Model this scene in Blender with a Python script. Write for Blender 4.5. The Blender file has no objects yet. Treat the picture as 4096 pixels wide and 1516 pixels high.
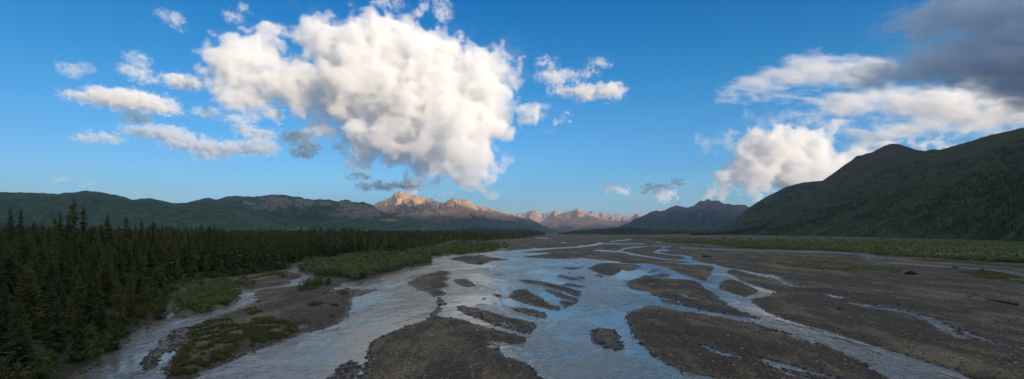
import bpy, math, random
import numpy as np
from mathutils import Vector

sc = bpy.context.scene
COL = sc.collection
F, CX, HY, CH = 2048.0, 2048.0, 932.0, 12.0      # focal length and horizon row in photo pixels, eye height in metres

# ------------------------------------------------------------------ camera, sky, sun, exposure
cam = bpy.data.objects.new('camera', bpy.data.cameras.new('camera')); COL.objects.link(cam); sc.camera = cam
cam.data.sensor_width = 36; cam.data.lens = 18; cam.data.shift_y = (932 - 758) / 4096
cam.data.clip_start = 0.5; cam.data.clip_end = 200000
cam.location = (0, 0, CH); cam.rotation_euler = (math.pi / 2, 0, 0)

SUN_EL, SUN_AZ = math.radians(5.0), math.radians(45)
SD = Vector((math.sin(SUN_AZ) * math.cos(SUN_EL), -math.cos(SUN_AZ) * math.cos(SUN_EL), math.sin(SUN_EL)))
world = bpy.data.worlds.new('World'); sc.world = world; world.use_nodes = True
wt = world.node_tree; bg = wt.nodes['Background']
sky = wt.nodes.new('ShaderNodeTexSky'); sky.sky_type = 'NISHITA'; sky.sun_disc = False
sky.sun_elevation = SUN_EL; sky.sun_rotation = math.atan2(SD.x, SD.y)
sky.air_density = 1.0; sky.dust_density = 0.2; sky.ozone_density = 3.0
tc = wt.nodes.new('ShaderNodeTexCoord'); sx = wt.nodes.new('ShaderNodeSeparateXYZ'); wt.links.new(tc.outputs['Generated'], sx.inputs[0])
rp = wt.nodes.new('ShaderNodeValToRGB'); wt.links.new(sx.outputs[2], rp.inputs[0])
SKY_TINT = [(0.0, (0.54, 0.71, 1.12)), (0.1, (0.57, 0.87, 1.26)), (0.28, (0.19, 0.76, 1.05)), (0.42, (0.01, 0.58, 0.97)), (1.0, (0.1, 0.5, 1.0))]
SKY_GAIN = 1.0
el = rp.color_ramp.elements
while len(el) < len(SKY_TINT): el.new(0.5)
for e, (p, c) in zip(el, SKY_TINT): e.position = p; e.color = (c[0] * SKY_GAIN, c[1] * SKY_GAIN, c[2] * SKY_GAIN, 1)
mx = wt.nodes.new('ShaderNodeMix'); mx.data_type = 'RGBA'; mx.blend_type = 'MULTIPLY'; mx.inputs[0].default_value = 1
gx = wt.nodes.new('ShaderNodeMapRange'); wt.links.new(sx.outputs[0], gx.inputs[0]); gx.inputs[1].default_value = -0.7; gx.inputs[2].default_value = 0.5; gx.inputs[3].default_value = 0.66; gx.inputs[4].default_value = 0.98
gm = wt.nodes.new('ShaderNodeVectorMath'); gm.operation = 'SCALE'; wt.links.new(sky.outputs[0], gm.inputs[0]); wt.links.new(gx.outputs[0], gm.inputs['Scale'])
wt.links.new(gm.outputs[0], mx.inputs[6]); wt.links.new(rp.outputs[0], mx.inputs[7]); 
# bright broken cloud veil added to the sky above the frame to lift ground light
def wn(t, **kw):
    n = wt.nodes.new(t)
    for k, v in kw.items(): setattr(n, k, v)
    return n
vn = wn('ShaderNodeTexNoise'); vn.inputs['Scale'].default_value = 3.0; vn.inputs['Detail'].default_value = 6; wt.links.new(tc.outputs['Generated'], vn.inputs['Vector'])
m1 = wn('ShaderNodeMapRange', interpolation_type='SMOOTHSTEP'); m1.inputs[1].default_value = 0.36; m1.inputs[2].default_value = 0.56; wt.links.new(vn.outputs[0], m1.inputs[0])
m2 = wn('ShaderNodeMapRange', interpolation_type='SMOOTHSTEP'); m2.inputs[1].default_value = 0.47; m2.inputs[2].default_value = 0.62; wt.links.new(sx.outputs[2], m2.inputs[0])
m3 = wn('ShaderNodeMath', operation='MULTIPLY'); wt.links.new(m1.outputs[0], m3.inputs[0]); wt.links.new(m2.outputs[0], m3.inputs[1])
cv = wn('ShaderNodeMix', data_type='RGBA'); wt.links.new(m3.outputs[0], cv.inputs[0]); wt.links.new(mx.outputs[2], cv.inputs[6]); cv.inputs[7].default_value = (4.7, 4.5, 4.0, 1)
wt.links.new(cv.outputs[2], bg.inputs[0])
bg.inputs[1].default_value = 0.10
sun = bpy.data.objects.new('sun', bpy.data.lights.new('sun', 'SUN')); COL.objects.link(sun)
sun.data.energy = 3.3; sun.data.angle = math.radians(0.5); sun.data.color = (1.0, 0.80, 0.58)
sun.rotation_euler = SD.to_track_quat('Z', 'Y').to_euler()
sc.view_settings.view_transform = 'Standard'; sc.view_settings.look = 'None'
sc.view_settings.exposure = 1.6; sc.view_settings.gamma = 1
sc.cycles.volume_bounces = 9; sc.cycles.max_bounces = 12; sc.cycles.diffuse_bounces = 3
sc.cycles.transparent_max_bounces = 8

# ------------------------------------------------------------------ helpers
rs = np.random.RandomState(7); random.seed(7)
_perm = np.random.RandomState(1).permutation(4096).astype(np.int64)
_gr = np.random.RandomState(2).uniform(0, 2 * math.pi, 4096); _gx, _gy = np.cos(_gr), np.sin(_gr)
def perlin(x, y, seed=0):
    xi = np.floor(x).astype(np.int64); yi = np.floor(y).astype(np.int64); fx = x - xi; fy = y - yi
    u = fx * fx * fx * (fx * (fx * 6 - 15) + 10); v = fy * fy * fy * (fy * (fy * 6 - 15) + 10)
    def g(ix, iy, dx, dy):
        h = _perm[(_perm[(ix + seed * 131) & 4095] + iy) & 4095]
        return _gx[h] * dx + _gy[h] * dy
    a = g(xi, yi, fx, fy); b = g(xi + 1, yi, fx - 1, fy); c = g(xi, yi + 1, fx, fy - 1); d = g(xi + 1, yi + 1, fx - 1, fy - 1)
    return (a + (b - a) * u) * (1 - v) + (c + (d - c) * u) * v
def fbm(x, y, octs=5, seed=0, ridged=False):
    o = 0; am = 1.0; s = 1.0
    for k in range(octs):
        n = perlin(x * s, y * s, seed + k)
        if ridged: n = 0.5 - np.abs(n) * 2
        o = o + n * am; am *= 0.5; s *= 2.03
    return o
def sstep(a, b, x):
    t = np.clip((x - a) / (b - a), 0, 1); return t * t * (3 - 2 * t)
def new_mesh(name, verts, faces, mats=(), smooth=True, parent=None, attrs=None, mat_idx=None):
    """verts (n,3) and faces (m,3 or 4) arrays -> one mesh object"""
    verts = np.asarray(verts, np.float32); faces = np.asarray(faces, np.int32); k = faces.shape[1]
    me = bpy.data.meshes.new(name)
    me.vertices.add(len(verts)); me.vertices.foreach_set('co', verts.ravel())
    me.loops.add(faces.size); me.loops.foreach_set('vertex_index', faces.ravel())
    me.polygons.add(len(faces)); me.polygons.foreach_set('loop_start', np.arange(0, faces.size, k, dtype=np.int32))
    me.polygons.foreach_set('loop_total', np.full(len(faces), k, np.int32))
    me.polygons.foreach_set('use_smooth', np.full(len(faces), smooth, bool))
    if mat_idx is not None: me.polygons.foreach_set('material_index', np.asarray(mat_idx, np.int32))
    for n, v in (attrs or {}).items():
        a = me.attributes.new(n, 'FLOAT', 'POINT'); a.data.foreach_set('value', np.asarray(v, np.float32).ravel())
    for m in mats: me.materials.append(m)
    me.update(calc_edges=True)
    ob = bpy.data.objects.new(name, me); COL.objects.link(ob); ob.parent = parent
    return ob
def grid_faces(nr, nc):
    i = np.arange(nr - 1)[:, None] * nc + np.arange(nc - 1)[None, :]; i = i.ravel()
    return np.stack([i, i + 1, i + nc + 1, i + nc], 1)
def tag(o, label=None, cat=None, group=None, kind=None):
    if label: o['label'] = label
    if cat: o['category'] = cat
    if group: o['group'] = group
    if kind: o['kind'] = kind
    return o
class NT:
    """small node-tree writer"""
    def __init__(s, name):
        s.m = bpy.data.materials.new(name); s.m.use_nodes = True; s.t = s.m.node_tree; s.b = s.t.nodes['Principled BSDF']; s.out = s.t.nodes['Material Output']
    def n(s, typ, **kw):
        nd = s.t.nodes.new(typ)
        for k, v in kw.items():
            if k.startswith('i_'):
                key = k[2:]; key = int(key) if key.isdigit() else key.replace('_', ' ')
                s.set(nd.inputs[key], v)
            else: setattr(nd, k, v)
        return nd
    def set(s, sock, v):
        if isinstance(v, bpy.types.NodeSocket): s.t.links.new(v, sock)
        elif isinstance(v, bpy.types.Node): s.t.links.new(v.outputs[0], sock)
        else:
            if isinstance(v, tuple) and len(v) == 3 and sock.type == 'RGBA': v = v + (1,)
            sock.default_value = v
    def pos(s): return s.n('ShaderNodeNewGeometry').outputs['Position']
    def noise(s, scale, vec=None, detail=4, rough=0.55, stretch=None):
        v = vec or s.pos()
        if stretch: v = s.n('ShaderNodeVectorMath', operation='MULTIPLY', i_0=v, i_1=stretch).outputs[0]
        return s.n('ShaderNodeTexNoise', i_Vector=v, i_Scale=scale, i_Detail=detail, i_Roughness=rough).outputs[0]
    def rng(s, v, a, b, c=0.0, d=1.0):
        return s.n('ShaderNodeMapRange', interpolation_type='SMOOTHSTEP', i_0=v, i_1=a, i_2=b, i_3=c, i_4=d).outputs[0]
    def mix(s, f, a, b, mode='MIX'):
        nd = s.n('ShaderNodeMix', data_type='RGBA', blend_type=mode); s.set(nd.inputs[0], f); s.set(nd.inputs[6], a); s.set(nd.inputs[7], b); return nd.outputs[2]
    def math(s, op, a, b=0.0): return s.n('ShaderNodeMath', operation=op, i_0=a, i_1=b).outputs[0]
    def attr(s, name): return s.n('ShaderNodeAttribute', attribute_name=name).outputs['Fac']
    def bump(s, h, strength, dist): return s.n('ShaderNodeBump', i_Height=h, i_Strength=strength, i_Distance=dist).outputs[0]

# ------------------------------------------------------------------ plan of the river (traced shapes laid on the valley floor)
TILES = dict(T1=(300, 1016, 1.90625), T2=(1000, 1016, 1.90625), T3=(1600, 916, 1.90625), T4=(2300, 916, 1.90625), T5=(1800, 1216, 3.17625),
             T6=(2500, 1016, 1.90625), T7=(3296, 1016, 1.90625), T8=(2900, 900, 2.3825), M1=(1000, 900, 3.17625), M2=(1800, 900, 3.17625),
             M3=(2400, 900, 3.17625), M4=(3296, 900, 3.17625), G=(0, 0, 1.0))
def P(*parts):
    out = []
    for p in parts:
        if isinstance(p, str): ox, oy, s = TILES[p]
        else: out.append((ox + p[0] / s, oy + p[1] / s))
    return np.array(out, float)
def ground_xy(p):
    d = CH * F / np.maximum(p[:, 1] - HY, 3.0)
    return np.stack([(p[:, 0] - CX) / F * d, d], 1)
def ribbon(p, w):
    """centre line in photo pixels and full widths -> outline"""
    w = np.broadcast_to(np.asarray(w, float), (len(p),)); t = np.gradient(p, axis=0); t /= np.linalg.norm(t, axis=1)[:, None] + 1e-9
    n = np.stack([-t[:, 1], t[:, 0]], 1) * w[:, None] / 2
    return np.concatenate([p + n, (p - n)[::-1]])
LAYERS = []       # (is_water, outline in photo px, height or depth, edge length scale)
def water(p, h=0.5, e=1.2, out=None): LAYERS.append((True, p, h, e, out or e))
def land(p, h=0.5, e=1.6): LAYERS.append((False, p, h, e, e))

MAIN = P('T1', (-700, 2500), (-300, 1250), (-60, 1000), (0, 930), (130, 870), (250, 770), (380, 680), (450, 620), (545, 580), (560, 550), (640, 530), (670, 520), (760, 500), (840, 480),
         (900, 465), (1000, 445), (1120, 415), (1200, 385), (1245, 350), (1260, 300), (1290, 270), (1400, 266),
         'M1', (100, 803), (200, 795), (420, 770), (490, 745), (510, 735), (500, 710), (580, 690), (650, 675), (665, 650), (640, 625), (560, 610), (470, 600), (480, 580),
         (520, 560), (640, 540), (760, 530), (860, 520), (1040, 502), (1050, 512), (850, 537), (760, 548), (640, 567), (600, 585), (700, 600), (750, 600), (800, 640), (860, 680), (905, 700),
         'T2', (620, 280), (630, 260), (690, 245), (700, 225), (780, 205), (850, 195), (1020, 155), (1130, 125), (1380, 85), (1390, 70), (1385, 50),
         'M1', (2320, 440), (2250, 432), (2215, 432), (2230, 415), (2400, 400), (2541, 390),
         'M2', (130, 380), (350, 360), (530, 345), (560, 328), (650, 325), (750, 330), (830, 318), (1000, 306), (1300, 291), (1600, 275), (1690, 256), (1730, 260), (1850, 238), (1900, 222),
         (1960, 230), (1870, 260), (1700, 280), (1600, 290), (1300, 305), (1100, 328), (900, 345), (940, 350), (1200, 352), (1290, 352), (1250, 364), (900, 405), (980, 412), (1100, 418),
         (1250, 425), (1400, 432), (1650, 425), (1700, 415), (1790, 435), (1950, 450), (2120, 460),
         'M3', (290, 480), (400, 492), (560, 486), (620, 490), (740, 515), (830, 530), (900, 565), (960, 590), (1030, 625), (1130, 650), (1200, 680), (1330, 715), (1370, 690), (1350, 670),
         (1410, 630), (1420, 600), (1445, 550), (1430, 540), (1500, 538), (1400, 520), (1160, 500), (1150, 485), (1040, 458), (900, 452), (740, 434), (560, 404), (400, 378), (300, 352),
         (200, 336), (0, 333), (0, 322), (200, 326), (300, 340), (500, 376), (700, 408), (900, 438), (1080, 440), (1085, 425), (1050, 400), (960, 390), (750, 362), (665, 350), (740, 310),
         (890, 318), (880, 328), (760, 335), (750, 350), (950, 378), (1060, 383), (1165, 405), (1165, 440), (1250, 465), (1450, 500), (1600, 545), (1800, 570), (2000, 615), (2200, 638),
         (2260, 665), (2180, 668), (2000, 636), (1900, 615), (1750, 575), (1640, 570), (1605, 600), (1640, 625), (1750, 670), (1850, 730), (2000, 780), (2150, 820), (2245, 855), (2170, 895),
         'T6', (1100, 320), (970, 345), (980, 370), (1010, 400), (1120, 460), (1250, 500), (1400, 550), (1525, 585),
         'T7', (150, 630), (400, 700), (600, 760), (850, 840), (1000, 900), (1150, 953), (1400, 1050), (1700, 1250), (2600, 2500))
water(MAIN, 0.6, 1.5)
# bars standing in the river
land(P('M1', (1000, 640), (905, 705), (890, 720), (700, 760), (560, 780), (400, 790), (200, 820), (80, 850), (60, 900), (110, 950), 'T1', (1400, 345), (1390, 365), (1340, 385), (1200, 435), (1100, 465),
       (1000, 510), (860, 560), (830, 620), (800, 690), (770, 745), (740, 810), (710, 860), (690, 900), (680, 953), (685, 1060), (760, 1020), (870, 953), (960, 905), (1080, 860), (1180, 820),
       (1290, 770), (1400, 720), 'T2', (0, 755), (100, 710), (220, 665), (370, 620), (380, 605), (450, 600), (500, 580), (600, 555), (700, 505), (745, 475), (760, 430), (775, 380), (765, 350),
       (790, 325), (740, 265), (620, 282), (660, 245), (700, 225), (780, 200), (850, 180), (700, 120)), 0.75, 2.2)
land(P('T2', (720, 262), (850, 275), (960, 268), (965, 280), (900, 300), (850, 322), (790, 330), (740, 330)), 0.10, 1.0)
land(P('T3', (55, 415), (130, 365), (230, 335), (320, 315), (380, 325), (395, 345), (350, 360), (385, 375), (340, 400), (380, 440), (330, 455), (300, 460), (360, 490), (320, 510), (260, 512), (200, 485), (130, 455)), 0.4)
land(P('T3', (265, 515), (325, 535), (345, 570), (310, 590), (330, 620), (260, 665), (225, 665), (285, 600), (285, 560)), 0.10, 1.0)
land(P('T3', (410, 385), (520, 380), (560, 415), (575, 430), (520, 447), (450, 425), (420, 410)), 0.16, 1.0)
land(P('T3', (365, 225), (480, 203), (640, 197), (700, 215), (830, 230), (840, 238), (700, 245), (640, 272), (590, 275), (500, 265), (480, 250), (400, 240)), 0.35)
water(P('M2', (440, 388), (500, 375), (620, 365), (560, 385), (520, 402), (700, 412), (760, 424), (600, 418), (500, 405)), 0.3, 1.0)
land(P('M1', (1960, 690), (2000, 670), (2270, 600), (2200, 630), (2050, 680)), 0.22)
land(P('M1', (1860, 614), (1990, 588), (2010, 598), (1900, 614)), 0.2)
land(P('M1', (1980, 582), (2180, 545), (2210, 550), (2000, 588)), 0.2)
land(P('M1', (2260, 505), (2400, 488), (2410, 500), (2300, 512)), 0.2)
land(P('M2', (430, 572), (460, 550), (510, 552), (490, 568)), 0.15)
land(P('M2', (520, 640), (600, 620), (650, 620), (645, 640), (560, 645)), 0.15)
land(P('T3', (905, 386), (980, 388), (1100, 405), (1240, 436), (1380, 475), (1380, 500), (1365, 518), (1340, 512), (1300, 500), (1200, 462), (1050, 425), (940, 412)), 0.4)
land(P('T3', (1100, 460), (1150, 460), (1300, 513), (1360, 522), (1370, 530), (1320, 556), (1220, 525), (1150, 490)), 0.3)
land(P('T3', (1215, 545), (1320, 557), (1365, 530), (1345, 558), (1290, 587), (1255, 602), (1235, 580)), 0.35)
land(P('T3', (820, 515), (890, 460), (960, 455), (1010, 490), (1100, 545), (1140, 575), (1210, 595), (1222, 615), (1190, 622), (1050, 592), (900, 550)), 0.4)
land(P('T3', (845, 604), (880, 598), (1000, 612), (1100, 638), (1125, 660), (1100, 682), (1000, 662), (900, 632)), 0.35)
land(P('T3', (1230, 425), (1280, 413), (1350, 423), (1410, 435), (1380, 450), (1300, 442)), 0.25)
land(P('T3', (1190, 355), (1230, 346), (1320, 368), (1395, 395), (1300, 390), (1220, 372)), 0.25)
land(P('T3', (1330, 365), (1380, 360), (1430, 380), (1380, 382)), 0.2)
land(P('T3', (1283, 336), (1290, 326), (1303, 330), (1300, 342)), 0.25)
land(P('T3', (1140, 303), (1160, 300), (1176, 305), (1160, 311)), 0.2)
land(P('T3', (705, 495), (740, 495), (770, 515), (750, 525)), 0.14, 0.8)
land(P('T3', (625, 532), (645, 524), (665, 534), (645, 542)), 0.12, 0.8)
land(P('T3', (560, 600), (730, 645), (850, 680), (1000, 710), (1045, 735), (1030, 758), (985, 800), (940, 792), (850, 765), (800, 720), (700, 680), (600, 640)), 0.45)
land(P('T3', (425, 590), (480, 585), (560, 600), (600, 640), (700, 680), (800, 720), (850, 765), (750, 742), (640, 702), (500, 650), (440, 612)), 0.085, 1.0)
land(P('T3', (235, 660), (400, 678), (540, 713), (700, 760), (850, 795), (965, 825), (960, 845), (935, 880), 'T5', (850, 507), (720, 500), (600, 520), (590, 575), (700, 660), (720, 685), (840, 720), (960, 760),
       (1000, 800), (1060, 860), (1150, 920), (1200, 953), (1400, 1150), (1500, 2500), 'T2', (780, 2000), (830, 1100), (850, 953), (860, 870), (900, 820), (910, 720), (900, 700), (960, 650), (1080, 600), (1200, 545), (1340, 510), (1390, 470)), 0.55, 2.0)
water(P('T5', (385, 470), (560, 463), (700, 478), (730, 498), (720, 508), (600, 524), (600, 580), (530, 565), (430, 522), (560, 516)), 0.25, 0.8)
land(P('T2', (570, 1100), (600, 953), (690, 850), (760, 810), (850, 830), (870, 953), (900, 1100)), 0.09, 1.0)
land(P('T4', (85, 305), (180, 260), (300, 258), (480, 273), (507, 290), (480, 306), (430, 322), (360, 318), (330, 335), (285, 360), (200, 350), (140, 325), (120, 310)), 0.4)
water(P('M3', (255, 565), (300, 567), (350, 585), (300, 592), (275, 580)), 0.25, 0.8)
land(P('M2', (1400, 545), (1480, 533), (1600, 538), (1690, 518), (1705, 530), (1640, 557), (1560, 577), (1480, 567)), 0.25)
land(P('M2', (1500, 466), (1620, 476), (1695, 510), (1660, 505), (1560, 482)), 0.15)
land(P('T4', (130, 350), (170, 345), (240, 362), (200, 372)), 0.2)
land(P('T4', (386, 400), (480, 373), (540, 348), (600, 365), (680, 380), (760, 383), (880, 388), (920, 398), (960, 430), (1060, 490), (1120, 545), (1170, 580), (1250, 620), (1420, 685), (1250, 667),
       (1100, 642), (950, 614), (850, 592), (700, 562), (600, 520), (590, 490), (500, 467), (430, 457), (395, 425)), 0.5, 2.0)
water(P('T4', (490, 427), (515, 425), (520, 432), (495, 434)), 0.2, 0.6)
water(P('T4', (545, 420), (575, 408), (625, 415), (630, 432), (600, 428), (560, 432)), 0.2, 0.6)
water(ribbon(P('T4', (570, 512), (680, 535), (810, 562)), [8, 7, 3]), 0.2, 0.8, 4.0)
water(ribbon(P('T4', (760, 497), (850, 512), (960, 540), (1160, 577)), [2.5, 3.5, 3, 3]), 0.2, 0.8, 4.0)
land(P('T4', (540, 336), (600, 303), (650, 308), (620, 327), (560, 342)), 0.2)
land(P('T4', (580, 352), (650, 336), (720, 338), (733, 355), (700, 370), (640, 374), (600, 367)), 0.2)
land(P('T4', (1100, 430), (1130, 393), (1180, 388), (1260, 403), (1330, 438), (1395, 465), (1370, 492), (1300, 517), (1200, 492), (1110, 462)), 0.5)
land(P('T4', (1020, 400), (1040, 390), (1057, 392), (1035, 405)), 0.12, 0.8)
land(P('T6', (190, 393), (300, 413), (500, 448), (700, 478), (850, 508), (1050, 548), (1200, 588), (1450, 678), 'T7', (0, 700), (200, 780), (250, 810), (350, 870), (500, 953), (900, 1150), (1700, 2500),
       'T6', (1500, 2500), (1200, 1150), (900, 1010), (700, 953), (600, 932), (480, 902), (350, 852), (300, 822), (230, 780), (160, 712), (120, 662), (60, 612), (40, 560), (15, 500), (25, 450)), 0.65, 2.4)
water(P('T6', (580, 700), (620, 703), (740, 750), (880, 782), (1050, 797), (1150, 818), (1300, 858), (1525, 925), (1700, 990), (1700, 1010), (1525, 945), (1350, 900), (1250, 875), (1180, 868), (1240, 905),
         (1400, 950), (1525, 990), (1380, 960), (1200, 900), (1100, 862), (1040, 832), (1000, 802), (860, 792), (720, 768), (640, 742)), 0.3, 0.8, 4.0)
water(ribbon(P('T6', (730, 530), (900, 565), (1150, 595)), 3), 0.1, 0.6, 4.0)
water(ribbon(P('T6', (1150, 597), (1300, 630), (1450, 672), (1500, 690)), [5, 10, 22, 20]), 0.16, 0.8, 4.0)
water(P('T6', (375, 634), (400, 634), (450, 642), (440, 650), (400, 642)), 0.2, 0.6, 4.0)
land(P('T5', (1780, 330), (1880, 290), (2060, 320), (2150, 390), (2180, 480), (2225, 560), (2150, 602), (2000, 572), (1850, 505), (1790, 440)), 0.12, 1.0)
land(P('T5', (1870, 310), (2060, 325), (2140, 395), (2170, 480), (2190, 540), (2050, 480), (1930, 400)), 0.28, 1.0)
land(P('T1', (485, 870), (520, 800), (600, 720), (700, 640), (740, 580), (850, 560), (830, 600), (760, 640), (740, 700), (680, 750), (640, 810), (560, 880), (500, 888)), 0.22, 1.2)
land(P('T1', (700, 660), (790, 600), (850, 560), (850, 640), (790, 700), (700, 760), (690, 700)), 0.085, 0.8)
water(P('T2', (370, 545), (420, 535), (470, 550), (440, 575), (385, 585)), 0.2, 0.8)
water(P('T1', (760, 412), (820, 405), (830, 425), (790, 440), (762, 432)), 0.3, 0.6)
water(P('T1', (680, 500), (690, 455), (745, 440), (760, 470), (720, 495), (685, 510)), 0.4, 0.6)
# side channels and ponds on the flats
for pts, w in ((P('T8', (430, 480), (500, 510), (560, 550), (650, 580), (730, 598)), [8, 14, 9, 5, 4]), (P('T8', (280, 470), (350, 490), (450, 515)), 2.5),
               (P('T8', (900, 655), (1000, 670), (1060, 690), (1130, 695)), [2, 6, 10, 9]),
               (P('T7', (200, 375), (400, 410), (600, 440), (720, 475)), [4, 7, 8, 14]),
               (P('T7', (310, 385), (450, 398), (640, 432)), 3),
               (P('T7', (720, 475), (830, 515), (930, 575), (1020, 625), (1150, 650)), [18, 30, 34, 22, 10]), (P('T7', (1060, 585), (1120, 620), (1250, 665), (1400, 710)), [10, 14, 12, 9]),
               (P('M3', (1080, 290), (1500, 308), (1900, 322), (2541, 335)), [1.6, 2, 2, 2.2]), (P('T8', (560, 248), (1000, 260), (1300, 275), (1400, 285)), 3),
               (P('M4', (440, 388), (560, 392), (620, 402), (545, 430), (600, 455), (720, 470), (850, 482)), [3, 5, 9, 15, 9, 6, 4]),
               (P('M4', (850, 482), (1200, 510), (1600, 535), (2000, 560), (2300, 590), (2480, 622), (2700, 660)), [3, 3.5, 3.5, 3.5, 7, 11, 12]), (P('M4', (600, 402), (900, 420), (1070, 433)), 2.4),
               (P('M4', (2070, 334), (2240, 340)), 4), (P('M4', (2230, 478), (2380, 490), (2541, 498)), [7, 7, 4]),
               (P('M2', (1820, 330), (1920, 320), (2100, 332), (2220, 345)), 3), (P('M2', (1900, 345), (2150, 348)), 1.8), (P('M2', (2150, 327), (2250, 292), (2500, 272)), [4, 3.5, 2]),
               (P('M2', (1910, 232), (2100, 240), (2450, 238)), 2.6), (P('M2', (2050, 210), (2200, 195), (2300, 180)), 2.0), (P('M3', (660, 258), (800, 272), (900, 280)), 1.8),
               (P('M3', (720, 224), (775, 222)), 2.5), (P('M3', (820, 275), (790, 300), (830, 300)), 2.2), (P('M2', (1420, 222), (1480, 230)), 2.2), (P('M2', (960, 152), (1150, 165), (1250, 178)), 1.6),
               (P('M3', (1030, 287), (1055, 290)), 4.5), (P('M1', (1870, 402), (1940, 392), (2100, 412)), [5, 6, 3]), (P('M2', (640, 303), (700, 308)), 3), (P('M2', (1040, 292), (1100, 298)), 2.5),
               (P('M3', (1000, 487), (1080, 493), (1150, 497)), 2.5)):
    water(ribbon(pts, w), 0.4, 0.7, 5.0)

FOREST = P('G', (-3500, 2600), (-200, 1900), (120, 1610), 'T1', (-60, 985), (0, 915), (130, 855), (250, 755), (380, 665), (450, 608), (560, 545), (660, 515), (700, 400), (800, 280), (1000, 210), (1300, 178),
           'M1', (0, 650), (450, 578), (540, 500), (900, 430), (1200, 398), (1500, 378), (1850, 358), (2200, 300), (2541, 228), 'M2', (400, 222), (960, 172), (1200, 128), (1100, 112), 'G', (1500, 933.5), (-3500, 933.5))
WILLOW = [P('M1', (600, 560), (900, 520), (1200, 440), (1600, 360), (1800, 380), (1900, 425), (2200, 425), (2310, 440), (2310, 485), (1900, 562), (1500, 650), (1400, 690), (1180, 695), (1000, 680), (880, 650), (800, 605)),
          P('T1', (850, 340), (960, 250), (1120, 210), (1290, 200), (1270, 260), (1245, 340), (1120, 405), (900, 455), (850, 430)),
          P('M1', (2000, 370), (2200, 310), (2541, 250), 'M2', (300, 235), (700, 245), (600, 310), (250, 365), (0, 382), 'M1', (2300, 405)),
          P('M1', (590, 870), (640, 820), (800, 740), (1000, 700), (1020, 750), (850, 830), (640, 900))]
SCRUB = P('M3', (0, 150), (600, 190), (1000, 232), (1270, 238), (1900, 300), (2541, 318), 'M4', (0, 330), (600, 362), (1100, 412), (2000, 462), (2541, 482), 'G', (4700, 1090), (4700, 985), 'M4', (2541, 235), (1000, 150),
          'M3', (2541, 108), (1400, 106), (0, 118))
GRASS = [P('T1', (850, 590), (1000, 530), (1180, 530), (1250, 590), (1400, 560), (1525, 520), (1525, 600), (1300, 680), (1180, 800), (900, 930), (700, 953), (710, 860), (760, 760), (900, 680), (850, 640)),
         P('T2', (0, 540), (160, 520), (360, 570), (375, 600), (250, 650), (100, 690), (0, 730)), P('T2', (350, 300), (430, 230), (540, 205), (620, 230), (600, 260), (380, 320)),
         P('T2', (660, 320), (720, 270), (755, 300), (750, 325)), P('T1', (1260, 460), (1380, 430), (1430, 470), (1350, 500)),
         P('T2', (430, 415), (480, 402), (560, 400), (540, 422), (460, 432)), P('T2', (620, 412), (660, 402), (690, 412), (640, 420)), P('T2', (680, 360), (710, 350), (735, 362), (700, 372)), P('T2', (600, 495), (625, 488), (650, 497), (620, 508))]
MEADOW = [P('T8', (190, 330), (600, 280), (1100, 330), (1500, 380), (1700, 430), (1680, 480), (1400, 460), (900, 440), (600, 400), (200, 360)), P('M3', (1100, 265), (1900, 290), (2541, 305), (2541, 322), (1900, 312), (1250, 290)),
          P('M4', (1100, 432), (2541, 505), (2541, 550), (1700, 485), (1300, 460)), P('M2', (1050, 205), (1250, 190), (1620, 195), (1400, 210)), P('M1', (0, 700), (300, 620), (480, 610), (500, 650), (200, 700), (0, 740)),
          P('M4', (1700, 610), (2100, 580), (2541, 680), (2541, 750), (2000, 690)), P('M2', (350, 495), (420, 480), (500, 485), (480, 500), (400, 508)), P('M1', (550, 530), (1000, 420), (1300, 400), (1100, 480), (860, 520))]

def seg_sdf(px, py, poly):
    """signed distance in metres (positive inside) from points to a closed outline"""
    a = poly; b = np.roll(poly, -1, 0); best = np.full(px.shape, 1e18); ins = np.zeros(px.shape, bool)
    for (ax, ay), (bx, by) in zip(a, b):
        dx, dy = bx - ax, by - ay; l = dx * dx + dy * dy + 1e-9
        t = np.clip(((px - ax) * dx + (py - ay) * dy) / l, 0, 1)
        best = np.minimum(best, (px - ax - t * dx) ** 2 + (py - ay - t * dy) ** 2)
        if by != ay: ins ^= ((ay > py) != (by > py)) & (px < (bx - ax) * (py - ay) / (by - ay) + ax)
    d = np.sqrt(best); return np.where(ins, d, -d)
def inside(px, py, poly):
    ins = np.zeros(np.shape(px), bool)
    for (ax, ay), (bx, by) in zip(poly, np.roll(poly, -1, 0)):
        if by != ay: ins ^= ((ay > py) != (by > py)) & (px < (bx - ax) * (py - ay) / (by - ay) + ax)
    return ins
def to_px(x, y): return CX + F * x / y, HY + CH * F / y

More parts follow.
